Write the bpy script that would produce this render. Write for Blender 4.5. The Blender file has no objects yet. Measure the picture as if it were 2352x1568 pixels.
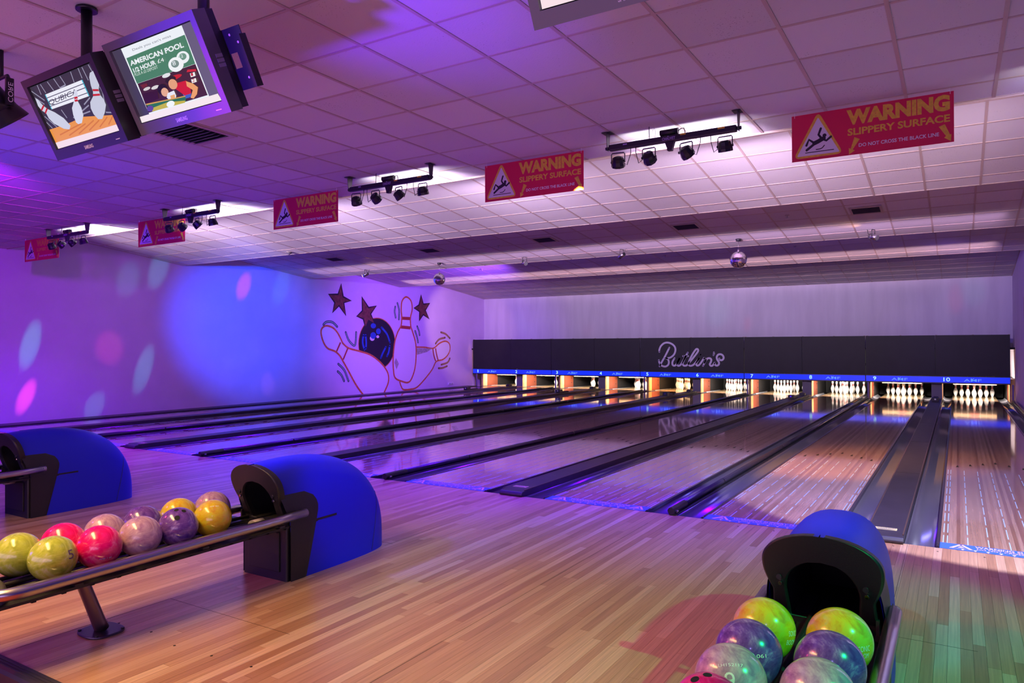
import bpy, math, random
from mathutils import Vector, Matrix, Euler
random.seed(7)
SC = bpy.context.scene
COL = SC.collection
PI = math.pi
R = math.radians

# ------------------------------------------------------------------ camera
cam_d = bpy.data.cameras.new('camera'); cam = bpy.data.objects.new('camera', cam_d); COL.objects.link(cam)
cam_d.sensor_width = 36.0; cam_d.sensor_fit = 'HORIZONTAL'
cam_d.lens = 1657.1 * 36.0 / 2352.0
cam_d.clip_start = 0.05; cam_d.clip_end = 200
YAW, PITCH, ROLL = .5530, .0070, -.0034
cy, sy, cp, sp = math.cos(YAW), math.sin(YAW), math.cos(PITCH), math.sin(PITCH)
F = Vector((-sy*cp, cy*cp, sp)); RT = Vector((cy, sy, 0)); UP = RT.cross(F)
R2 = RT*math.cos(ROLL) + UP*math.sin(ROLL); U2 = -RT*math.sin(ROLL) + UP*math.cos(ROLL)
mw = Matrix((( R2.x, U2.x, -F.x, .1234), (R2.y, U2.y, -F.y, -6.2973), (R2.z, U2.z, -F.z, 1.5212), (0, 0, 0, 1)))
cam.matrix_world = mw
SC.camera = cam

# ------------------------------------------------------------------ view, world, lights
SC.view_settings.view_transform = 'Standard'
SC.view_settings.look = 'None'
SC.view_settings.gamma = 1.0
SC.view_settings.use_curve_mapping = False
SC.view_settings.exposure = EXPOSURE = 0.0
SC.cycles.max_bounces = 8
SC.cycles.diffuse_bounces = 4
SC.cycles.glossy_bounces = 4
SC.cycles.sample_clamp_indirect = 6.0
SC.cycles.caustics_reflective = False
SC.cycles.caustics_refractive = False
SC.cycles.use_denoising = True

K = dict(back_wall_left=(0.0, 0.0, 0.05), back_wall_right=(0.0, 0.0, 0.12), bar_wash_light=(0.27, 0.205, 0.33), bar_wash_right=(0.02, 0.02, 0.06),
         bay_lamp_0=(0.8, 0.62, 0.78), bay_lamp_1=(0.4, 0.25, 0.48), bay_lamp_2=(0.7, 0.42, 0.5), black_light_0=(0.032, 0.029, 0.160),
         black_light_1=(0.056, 0.000, 0.667), black_light_2=(0.05, 0, 0.6), black_light_3=(0.064, 0.000, 1.110), black_light_4=(0.12, 0, 0.9),
         black_light_5=(0.112, 0.000, 0.749), blue_spot=(0, 0.14, 2.0), concourse_left=(0.048, 0.000, 1.097), concourse_light=(1.0, 0.62, 0.2),
         concourse_right=(0.048, 0.036, 0.132), concourse_side=(0.5, 0.03, 0.1), ceiling_fill=(0.85, 0.5, 1.0), green_spot=(0, 1.5, 0.35),
         hood_blue_spot=(0.3, 0.1, 4.2), hood_side_blue=(0.5, 0, 2.6), lane_amber_spot=(4.575, 1.954, 0.140), lane_far=(0.024, 0.012, 0.024),
         lane_lilac_left=(0.2, 0, 2.0), lane_lilac_mid=(0.8, 0.06, 1.2), lane_white_spot=(1.4, 1.4, 2.0), mural_flood=(0.33, 0.09, 1.2),
         rear_left_lamp=(0.95, 0.55, 0.4), rear_right_lamp=(0.220, 0.112, 1.251), rose_spot=(0.666, 0.032, 0.032), sky_blue_spot=(0.000, 1.876, 3.644),
         violet_flood=(0.2, 0, 0.5), violet_floor=(0.14, 0, 1.4), violet_patch=(0.5, 0.07, 4.0), violet_uplight=(0.03, 0, 2.4),
         world=(0.12, 0.04, 2.0))
wd = bpy.data.worlds.new('world'); SC.world = wd; wd.use_nodes = True
bg = wd.node_tree.nodes['Background']
bg.inputs[0].default_value = (*K['world'], 1); bg.inputs[1].default_value = .10

def lamp(name, kind, loc, target, color, power, size=None, size_y=None, cone=None, blend=.3, spread=None, soft=.05, aspect=None, roll=0.0):
    m = max(color) or 1.0
    d = bpy.data.lights.new(name, kind); d.color = [c/m for c in color]; d.energy = power*m
    o = bpy.data.objects.new(name, d); COL.objects.link(o); o.location = loc
    if target is not None:
        v = Vector(target) - Vector(loc)
        q = v.to_track_quat('-Z', 'Y')
        o.rotation_mode = 'QUATERNION'
        o.rotation_quaternion = q @ Euler((0, 0, roll)).to_quaternion()
    if kind == 'AREA':
        d.shape = 'RECTANGLE'; d.size = size; d.size_y = size_y or size
        if spread: d.spread = spread
    if kind == 'SPOT':
        d.spot_size = cone; d.spot_blend = blend; d.shadow_soft_size = soft
        if aspect: o.scale = (aspect, 1, 1)
    if kind == 'POINT': d.shadow_soft_size = soft
    o['kind'] = 'helper'
    return o

BAR_X = [-2.04, -5.33, -8.96, -12.22]
# house lights of the concourse, then upward area lights aimed at the ceiling
lamp('concourse_light', 'AREA', (-3.9, -5.5, 3.46), (-3.7, -5.1, 0.0), K['concourse_light'], 95, 2.6, .5, spread=R(120))
lamp('concourse_side', 'SPOT', (-7.4, -5.4, 3.3), (-3.0, -1.8, 0.0), K['concourse_side'], 300, cone=R(75), blend=.9, soft=.12)
lamp('concourse_right', 'SPOT', (.9, -7.2, 3.2), (-1.8, -1.6, 0.0), K['concourse_right'], 300, cone=R(60), blend=.9, soft=.15)
lamp('ceiling_fill', 'AREA', (-2.8, -7.6, .9), (-3.0, -2.0, 3.4), K['ceiling_fill'], 85, 8.0, 1.2)  # added fill for the ceiling, standing in for bounced light
lamp('concourse_left', 'AREA', (-9.0, -6.2, 1.2), (-9.0, -2.4, 3.5), K['concourse_left'], 60, 5.0, .8)
# added bodiless fill lights under the stepped ceiling, throwing along each bay
for i, (yy, zz, p) in enumerate(((.30, 3.335, 110), (7.0, 3.46, 40), (11.0, 3.46, 40))):
    lamp('bay_lamp_%d' % i, 'AREA', (-7.2, yy, zz), (-7.2, yy+5, zz+(.45 if i == 0 else .70)), K['bay_lamp_%d' % i], p, 16.0, .05, spread=R(40 if i == 0 else 22))
# white wash leaving the back of each lighting bar, towards the lanes
for i, bx in enumerate(BAR_X + [1.0]):
    lamp('bar_wash_light' if i < 4 else 'bar_wash_right', 'AREA', (bx, -.045, 3.335), (bx, 6.0, 3.93), K['bar_wash_light'] if i < 4 else K['bar_wash_right'], [85, 85, 85, 70, 22][i], 1.0, .05, spread=R(58))
    lamp('bar_glow_light', 'AREA', (bx, -.045, 3.345), (bx, 1.0, 3.6), (.92, .86, 1.0), [6, 6, 7, 9, 1.5][i], 1.0, .05, spread=R(130))
# black-light tubes above the foul line
for i, (x, p) in enumerate(((-.5, 80), (-2.5, 110), (-4.9, 90), (-7.1, 110), (-10.4, 130), (-13.6, 130))):
    lamp('black_light_%d' % i, 'AREA', (x, -.12, 3.05), (x + .1, .35, 0), K['black_light_%d' % i], p, 1.2, .1, spread=R(85 if i < 3 else 115))
# violet and blue floods on the mural wall and the far left of the room
lamp('violet_flood', 'SPOT', (-8.2, -3.0, 3.3), (-16.05, 1.0, 1.5), K['violet_flood'], 1800, cone=R(62), blend=.9, soft=.15)
lamp('violet_floor', 'SPOT', (-7.4, -2.6, 3.3), (-11.5, .6, 0), K['violet_floor'], 420, cone=R(85), blend=.9, soft=.15)
lamp('mural_flood', 'SPOT', (-9.6, 9.4, 3.2), (-16.05, 13.6, 1.3), K['mural_flood'], 2200, cone=R(86), blend=.9, soft=.15)
lamp('violet_uplight', 'SPOT', (-7.9, -5.2, 1.0), (-8.2, -2.4, 3.5), K['violet_uplight'], 160, cone=R(62), blend=1, soft=.1)
lamp('violet_patch', 'SPOT', (-2.9, -6.0, 1.2), (-2.72, -3.35, 3.5), K['violet_patch'], 300, cone=R(34), blend=1, soft=.1)
lamp('blue_spot', 'SPOT', (-8.7, .25, 3.15), (-16.05, 6.5, 2.1), K['blue_spot'], 3800, cone=R(30), blend=1, soft=.08)
# back wall wash
lamp('back_wall_left', 'AREA', (-12.0, 9.0, 3.2), (-12.0, 17.78, 2.7), K['back_wall_left'], 75, 6, .3, spread=R(80))
lamp('back_wall_right', 'AREA', (-4.6, 9.0, 3.2), (-4.6, 17.78, 2.6), K['back_wall_right'], 95, 9, .3, spread=R(80))
# coloured spots on the right-hand ball return and the lanes
lamp('green_spot', 'SPOT', (2.6, -4.4, 3.4), (-.1, -2.9, .2), K['green_spot'], 420, cone=R(46), blend=.35, soft=.03)
lamp('rose_spot', 'SPOT', (-3.4, -5.2, 3.3), (-.6, -2.2, .1), K['rose_spot'], 330, cone=R(56), blend=.6, soft=.03)
lamp('sky_blue_spot', 'SPOT', (-.9, -5.6, 3.3), (-.28, -2.6, .75), K['sky_blue_spot'], 150, cone=R(14), blend=.8, soft=.03)
lamp('hood_blue_spot', 'SPOT', (-5.5, -4.7, 3.1), (-3.8, -2.8, .75), K['hood_blue_spot'], 200, cone=R(16), blend=.8, soft=.05)
lamp('hood_side_blue', 'SPOT', (-1.9, -3.6, 2.9), (-3.6, -2.5, .4), K['hood_side_blue'], 90, cone=R(18), blend=.8, soft=.05)
lamp('lane_white_spot', 'SPOT', (1.0, -1.5, 3.4), (.55, 2.2, 0), K['lane_white_spot'], 800, cone=R(62), blend=.12, soft=.02)
lamp('lane_amber_spot', 'SPOT', (-3.2, .0, 3.2), (-1.05, 4.0, 0), K['lane_amber_spot'], 700, cone=R(30), blend=1, soft=.02)
lamp('lane_lilac_mid', 'SPOT', (-5.33, .0, 3.25), (-4.6, 4.2, 0), K['lane_lilac_mid'], 330, cone=R(75), blend=.8, soft=.05)
lamp('lane_lilac_left', 'SPOT', (-8.96, .0, 3.25), (-9.6, 4.2, 0), K['lane_lilac_left'], 300, cone=R(75), blend=.8, soft=.05)
lamp('lane_far', 'AREA', (-4.5, 7.8, 3.4), (-4.5, 12.0, 0), K['lane_far'], 260, 12, .3, spread=R(120))
lamp('rear_right_lamp', 'SPOT', (-.8, 9.5, 3.3), (1.4, 15.5, 1.6), K['rear_right_lamp'], 200, cone=R(60), blend=.8, soft=.05)
lamp('rear_left_lamp', 'SPOT', (-12.6, 12.0, 3.3), (-16.05, 16.2, 2.2), K['rear_left_lamp'], 320, cone=R(45), blend=.5, soft=.03)
# moving-head beams: elongated patches of colour
def beam(name, src, a, b, width, color, power, blend=.8):
    a, b, s = Vector(a), Vector(b), Vector(src)
    c = (a + b) / 2; d = c - s; L = d.length
    ax = (b - a); ax -= d.normalized() * ax.dot(d.normalized())
    ln = max(ax.length, .02)
    short = 2*math.atan(width/2/L); lon = 2*math.atan(ln/2/L)
    o = lamp(name, 'SPOT', src, c, color, power, cone=max(short, lon), blend=blend, soft=.01)
    q = d.to_track_quat('-Z', 'Y'); loc = q.inverted() @ ax.normalized()
    roll = math.atan2(loc.y, loc.x)
    o.rotation_quaternion = q @ Euler((0, 0, roll)).to_quaternion()
    k = math.tan(short/2)/math.tan(lon/2)
    o.scale = (1, k, 1) if k < 1 else (1/k, 1, 1)
    return o
WL = (-9.2, .3, 3.1)
PK, CYN = (1.0, .05, .42), (.05, .75, .85)
beam('beam_pink', WL, (-16.05, 1.2, .95), (-16.05, .85, .12), .34, PK, 2000)
beam('beam_cyan', WL, (-16.05, 1.26, 2.2), (-16.05, .95, 1.0), .42, CYN, 650)
beam('beam_pink', WL, (-16.05, 2.75, 2.0), (-16.05, 2.7, 1.05), .75, PK, 420)
beam('beam_cyan', WL, (-16.05, 3.75, 1.7), (-16.05, 3.3, .35), .42, CYN, 600)
beam('beam_pink', WL, (-16.05, 6.45, 3.6), (-16.05, 6.15, 2.7), .38, PK, 2000)
beam('beam_cyan', WL, (-16.05, 4.1, 4.0), (-16.05, 3.7, 2.8), .50, CYN, 480)
beam('beam_cyan', WL, (-16.05, 7.75, 3.8), (-16.05, 7.35, 2.6), .45, CYN, 480)
beam('beam_cyan', WL, (-16.05, 2.6, .6), (-16.05, 2.2, -.1), .45, CYN, 380)
beam('beam_cyan', WL, (-16.05, 3.3, 3.6), (-16.05, 3.0, 2.6), .6, CYN, 220)
beam('beam_pink', WL, (-16.05, 7.1, .9), (-16.05, 7.1, .1), .4, (.8, .2, .7), 420)
BWL = (-5.0, 8.2, 3.0)
beam('beam_red', BWL, (-5.66, 17.78, 2.55), (-5.75, 17.78, 1.9), .28, (1, .12, .15), 420)
beam('beam_red', BWL, (.1, 17.78, 3.35), (.1, 17.78, 2.3), .42, (1, .12, .22), 480)
beam('beam_teal', BWL, (-6.7, 17.78, 3.4), (-6.7, 17.78, 2.0), 1.1, (.1, .8, .7), 260)
beam('beam_teal', BWL, (.5, 17.78, 3.6), (.5, 17.78, 2.5), .7, (.1, .8, .7), 260)
beam('beam_red', BWL, (-11.3, 17.78, 2.4), (-11.6, 17.78, 1.8), .4, (1, .15, .3), 260)
beam('beam_teal', BWL, (-14.6, 17.78, 2.9), (-13.9, 17.78, 1.9), .4, (.1, .7, .9), 260)
# grazing red and green streaks on the ceiling
GR, RD = (.02, 1.0, .35), (1.0, .03, .06)
CS = (-8.6, .2, 3.22)
for a, b, w, c, p in (((-7.4, 1.7, 3.88), (-5.9, 3.3, 3.68), .16, GR, 60), ((-7.7, 3.0, 3.72), (-7.0, 4.3, 3.56), .10, GR, 70),
                      ((-7.7, 3.35, 3.68), (-7.3, 4.2, 3.57), .16, RD, 90), ((-10.1, 3.2, 3.69), (-10.5, 4.7, 3.51), .22, RD, 110),
                      ((-11.3, 2.6, 3.76), (-11.9, 3.5, 3.66), .2, RD, 70), ((-11.0, 1.2, 3.94), (-11.9, 2.0, 3.84), .2, GR, 60),
                      ((-11.6, 6.7, 3.75), (-11.9, 7.6, 3.64), .3, RD, 160), ((-9.0, 6.8, 3.74), (-8.7, 7.9, 3.61), .28, RD, 170),
                      ((-9.3, 6.9, 3.72), (-8.9, 7.9, 3.61), .16, GR, 110), ((-2.0, 7.0, 3.71), (-1.0, 8.3, 3.56), .3, GR, 40)):
    beam('beam_streak', CS, a, b, w, c, p, .9)
beam('beam_red', (-9.0, 1.6, 2.6), (-7.2, .22, 3.33), (-6.6, .22, 3.42), .12, RD, 40)

# ------------------------------------------------------------------ traced outlines in metres / unit squares
MURAL={'stars': [[(9.865, 3.468), (9.955, 3.081), (10.304, 2.971), (9.98, 2.899), (10.071, 2.505), (9.779, 2.797), (9.506, 2.575), (9.605, 2.88), (9.352, 3.118), (9.744, 3.142)], [(10.781, 3.121), (11.091, 2.793), (11.454, 2.868), (11.184, 2.594), (11.379, 2.284), (11.09, 2.38), (10.941, 2.147), (10.844, 2.422), (10.55, 2.495), (10.807, 2.682)], [(13.768, 3.361), (13.9, 3.04), (14.26, 3.091), (14.007, 2.825), (14.224, 2.526), (13.886, 2.672), (13.665, 2.442), (13.686, 2.769), (13.379, 2.882), (13.654, 2.999)]], 'ball': [[(12.368, 1.627), (12.354, 1.478), (12.312, 1.335), (12.244, 1.2), (12.153, 1.08), (12.042, 0.978), (11.914, 0.896), (11.774, 0.838), (11.627, 0.804), (11.476, 0.796), (11.328, 0.812), (11.185, 0.853), (11.052, 0.917), (10.934, 1.001), (10.832, 1.104), (10.751, 1.221), (10.691, 1.349), (10.655, 1.485), (10.643, 1.625), (10.656, 1.765), (10.693, 1.901), (10.753, 2.03), (10.835, 2.147), (10.937, 2.249), (11.057, 2.334), (11.189, 2.398), (11.332, 2.44), (11.481, 2.457), (11.632, 2.449), (11.779, 2.416), (11.919, 2.358), (12.046, 2.276), (12.157, 2.174), (12.247, 2.054), (12.314, 1.92), (12.355, 1.776)]], 'ballhole': [[(11.435, 2.215), (11.433, 2.2), (11.428, 2.186), (11.419, 2.172), (11.406, 2.16), (11.391, 2.149), (11.373, 2.14), (11.353, 2.133), (11.333, 2.129), (11.311, 2.127), (11.29, 2.128), (11.269, 2.132), (11.25, 2.138), (11.232, 2.146), (11.217, 2.156), (11.205, 2.168), (11.196, 2.181), (11.191, 2.195), (11.189, 2.21), (11.191, 2.224), (11.196, 2.239), (11.205, 2.252), (11.218, 2.265), (11.233, 2.275), (11.25, 2.284), (11.27, 2.291), (11.29, 2.295), (11.312, 2.297), (11.333, 2.297), (11.354, 2.293), (11.373, 2.288), (11.391, 2.279), (11.406, 2.269), (11.419, 2.257), (11.428, 2.244), (11.433, 2.23)], [(11.668, 2.037), (11.667, 2.02), (11.661, 2.003), (11.653, 1.988), (11.641, 1.974), (11.627, 1.961), (11.611, 1.951), (11.593, 1.944), (11.573, 1.939), (11.554, 1.938), (11.534, 1.939), (11.515, 1.943), (11.497, 1.95), (11.481, 1.959), (11.467, 1.971), (11.455, 1.985), (11.447, 2.0), (11.442, 2.016), (11.44, 2.033), (11.442, 2.05), (11.447, 2.066), (11.456, 2.082), (11.467, 2.096), (11.481, 2.108), (11.497, 2.118), (11.515, 2.126), (11.534, 2.13), (11.554, 2.132), (11.574, 2.131), (11.593, 2.127), (11.611, 2.12), (11.628, 2.111), (11.642, 2.099), (11.653, 2.085), (11.662, 2.07), (11.667, 2.054)], [(11.44, 1.897), (11.438, 1.878), (11.432, 1.86), (11.422, 1.843), (11.408, 1.827), (11.391, 1.814), (11.372, 1.803), (11.351, 1.795), (11.328, 1.79), (11.305, 1.788), (11.281, 1.789), (11.259, 1.794), (11.238, 1.802), (11.219, 1.812), (11.202, 1.825), (11.189, 1.841), (11.179, 1.858), (11.173, 1.876), (11.171, 1.894), (11.173, 1.913), (11.179, 1.931), (11.189, 1.948), (11.203, 1.964), (11.219, 1.977), (11.238, 1.988), (11.259, 1.997), (11.282, 2.002), (11.305, 2.004), (11.329, 2.003), (11.351, 1.998), (11.373, 1.99), (11.392, 1.98), (11.408, 1.967), (11.422, 1.951), (11.432, 1.934), (11.438, 1.916)]], 'ballglint': [[(11.372, 1.808), (11.37, 1.793), (11.365, 1.778), (11.357, 1.765), (11.346, 1.753), (11.332, 1.742), (11.316, 1.734), (11.298, 1.727), (11.279, 1.723), (11.26, 1.722), (11.24, 1.723), (11.222, 1.727), (11.204, 1.733), (11.188, 1.741), (11.175, 1.752), (11.164, 1.764), (11.155, 1.777), (11.15, 1.791), (11.149, 1.806), (11.151, 1.821), (11.156, 1.835), (11.164, 1.848), (11.175, 1.86), (11.189, 1.871), (11.204, 1.88), (11.222, 1.886), (11.241, 1.89), (11.26, 1.891), (11.28, 1.89), (11.298, 1.887), (11.316, 1.881), (11.332, 1.872), (11.346, 1.862), (11.357, 1.85), (11.365, 1.837), (11.37, 1.822)], [(11.588, 1.86), (11.587, 1.852), (11.583, 1.844), (11.578, 1.837), (11.572, 1.83), (11.563, 1.824), (11.553, 1.819), (11.542, 1.816), (11.531, 1.813), (11.519, 1.813), (11.507, 1.813), (11.496, 1.815), (11.485, 1.819), (11.475, 1.823), (11.467, 1.829), (11.46, 1.835), (11.455, 1.843), (11.452, 1.851), (11.451, 1.859), (11.452, 1.867), (11.455, 1.875), (11.46, 1.882), (11.467, 1.889), (11.476, 1.895), (11.485, 1.899), (11.496, 1.903), (11.508, 1.905), (11.519, 1.906), (11.531, 1.905), (11.543, 1.903), (11.554, 1.9), (11.563, 1.896), (11.572, 1.89), (11.579, 1.883), (11.584, 1.876), (11.587, 1.868)]], 'ballstreak': [[(10.853, 1.898), (10.815, 1.671), (10.895, 1.443)], [(11.709, 2.163), (11.97, 1.951), (12.117, 1.675)], [(11.91, 1.516), (11.764, 1.321), (11.666, 1.165)], [(12.105, 1.555), (12.057, 1.357), (11.968, 1.22)], [(10.951, 1.899), (10.978, 1.671), (10.961, 1.48)]], 'pin_mid': [[(12.96, 3.244), (13.213, 3.122), (13.276, 2.836), (13.185, 2.544), (13.197, 2.255), (13.292, 2.051), (13.453, 1.679), (13.49, 1.263), (13.417, 0.765), (13.222, 0.399), (13.031, 0.292), (12.749, 0.337), (12.382, 0.473), (12.293, 0.756), (12.276, 1.156), (12.356, 1.675), (12.509, 2.018), (12.682, 2.244), (12.726, 2.529), (12.696, 2.811), (12.747, 3.098)]], 'pin_left': [[(9.048, 1.913), (9.072, 2.073), (9.239, 2.165), (9.505, 2.117), (9.702, 1.976), (9.851, 1.777), (9.952, 1.631), (10.207, 1.483), (10.68, 1.387), (11.169, 1.269), (11.562, 1.069), (11.85, 0.848), (12.025, 0.606), (12.024, 0.329), (11.818, 0.004), (10.848, -0.017), (10.517, 0.321), (10.205, 0.743), (9.95, 1.081), (9.8, 1.266), (9.602, 1.395), (9.309, 1.487), (9.142, 1.665)]], 'pin_right': [[(13.491, 1.512), (13.982, 1.503), (14.461, 1.467), (14.813, 1.64), (15.173, 1.728), (15.43, 1.641), (15.48, 1.419), (15.317, 1.199), (15.025, 1.049), (14.633, 0.982), (14.388, 0.695), (13.91, 0.33), (13.512, 0.096), (13.189, 0.051), (12.81, 0.058), (12.687, 0.178), (12.613, 0.323), (13.031, 0.292), (13.222, 0.399), (13.417, 0.765), (13.49, 1.263)]], 'stripe': [[(12.72, 2.504), (13.198, 2.503)], [(12.669, 2.203), (13.184, 2.181)], [(9.841, 1.667), (9.661, 1.369)], [(10.156, 1.491), (9.951, 1.136)], [(14.44, 1.446), (14.494, 1.209), (14.598, 1.0)], [(14.6, 1.466), (14.656, 1.25), (14.753, 1.01)]], 'motion': [[(9.143, 2.199), (9.263, 2.28), (9.505, 2.28), (9.702, 2.15)], [(10.065, 1.981), (10.208, 1.724), (10.468, 1.576), (10.522, 1.988)], [(12.391, 2.879), (12.36, 2.717), (12.408, 2.518)], [(12.5, 3.005), (12.591, 2.767), (12.572, 2.463)], [(13.441, 2.074), (13.551, 1.846), (13.596, 1.679)], [(13.553, 2.242), (13.651, 2.077), (13.683, 1.939)], [(9.749, 1.005), (10.001, 0.804), (10.179, 0.466)], [(9.724, 0.776), (9.874, 0.662), (9.99, 0.474)]], 'motion_tan': [[(14.601, 1.639), (14.814, 1.792), (15.174, 1.86)], [(14.922, 2.054), (15.211, 1.993), (15.468, 1.84)], [(15.464, 1.086), (15.316, 0.934), (14.938, 0.863)], [(15.293, 0.802), (15.024, 0.743), (14.774, 0.736)]], 'shade': [[(13.517, 1.471), (14.391, 1.459), (14.116, 1.341), (13.529, 1.241)], [(12.415, 1.154), (12.567, 0.95), (12.444, 0.752), (12.336, 0.995)], [(9.901, 1.697), (10.181, 1.465), (10.104, 1.484), (9.881, 1.638)]]}
LOGO=[[(-8.32, 1.327), (-8.317, 1.395), (-8.265, 1.518), (-8.149, 1.616), (-8.009, 1.633), (-7.87, 1.578), (-7.782, 1.48), (-7.77, 1.358), (-7.821, 1.236), (-7.923, 1.15), (-8.024, 1.119), (-8.107, 1.119)], [(-7.972, 1.468), (-8.113, 1.198), (-8.242, 0.977), (-8.309, 0.847)], [(-8.338, 1.05), (-8.319, 0.964), (-8.268, 0.89), (-8.178, 0.848), (-8.089, 0.849), (-8.013, 0.905), (-7.993, 0.991), (-8.018, 1.076), (-8.088, 1.125)], [(-7.797, 1.121), (-7.867, 1.004), (-7.867, 0.907), (-7.811, 0.873), (-7.735, 0.92), (-7.634, 1.103)], [(-7.634, 1.103), (-7.71, 0.945), (-7.685, 0.878), (-7.623, 0.885), (-7.547, 0.97), (-7.354, 1.304)], [(-7.503, 1.189), (-7.342, 1.189)], [(-7.422, 1.177), (-7.51, 0.995), (-7.517, 0.91), (-7.461, 0.875), (-7.375, 0.9), (-7.288, 0.997), (-7.091, 1.238), (-7.011, 1.358), (-7.029, 1.418), (-7.09, 1.4), (-7.201, 1.238), (-7.3, 1.045), (-7.325, 0.924), (-7.276, 0.877), (-7.178, 0.902), (-7.068, 1.011), (-6.988, 1.113)], [(-6.988, 1.113), (-7.068, 0.963), (-7.056, 0.891), (-6.983, 0.904), (-6.886, 1.024), (-6.825, 1.126)], [(-6.927, 1.235), (-6.926, 1.234)], [(-6.801, 1.12), (-6.765, 1.096), (-6.777, 1.025), (-6.853, 0.881)], [(-6.814, 0.977), (-6.729, 1.097), (-6.645, 1.127), (-6.586, 1.086), (-6.598, 1.003), (-6.634, 0.931), (-6.599, 0.884), (-6.539, 0.897), (-6.48, 0.98), (-6.474, 0.974), (-6.456, 0.909), (-6.397, 0.892), (-6.344, 0.934), (-6.344, 1.005), (-6.396, 1.087), (-6.408, 1.17), (-6.36, 1.241), (-6.283, 1.253), (-6.219, 1.217), (-6.19, 1.147), (-6.214, 1.088), (-6.267, 1.064), (-6.32, 1.087), (-6.331, 1.117)], [(-6.499, 1.309), (-6.496, 1.276), (-6.514, 1.228)]]
SEAMX=[-15.811, -12.416, -10.699, -9.003, -7.278, -5.556, -3.851, -2.128, -0.398, 1.32]
NUMX=[-15.63, -13.898, -12.177, -10.452, -8.743, -7.037, -5.32, -3.609, -1.895, -0.129]
AMFX=[-14.986, -13.277, -11.554, -9.831, -8.12, -6.403, -4.695, -2.997, -1.268, 0.468]
MAN=[[(0.195, 0.649), (0.18, 0.523), (0.202, 0.426)], [(0.202, 0.426), (0.231, 0.375), (0.261, 0.445)], [(0.213, 0.433), (0.176, 0.378), (0.153, 0.352)], [(0.153, 0.352), (0.116, 0.444), (0.099, 0.325)], [(0.172, 0.38), (0.101, 0.223)], [(0.093, 0.165), (0.278, 0.165)], [(0.164, 0.212), (0.198, 0.221), (0.218, 0.279)]]
MANHEAD=(0.219, 0.491)
TRI=[(0.187, 0.928), (0.346, 0.113), (0.025, 0.088)];TRI2=[(0.187, 0.886), (0.33, 0.133), (0.04, 0.118)]
SARR=[[(0.411, 0.364), (0.444, 0.31), (0.4, 0.112), (0.413, 0.082), (0.376, 0.015), (0.375, 0.148), (0.387, 0.128)], [(0.914, 0.331), (0.949, 0.365), (0.977, 0.151), (0.985, 0.156), (0.982, 0.018), (0.944, 0.101), (0.955, 0.129)]]
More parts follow.
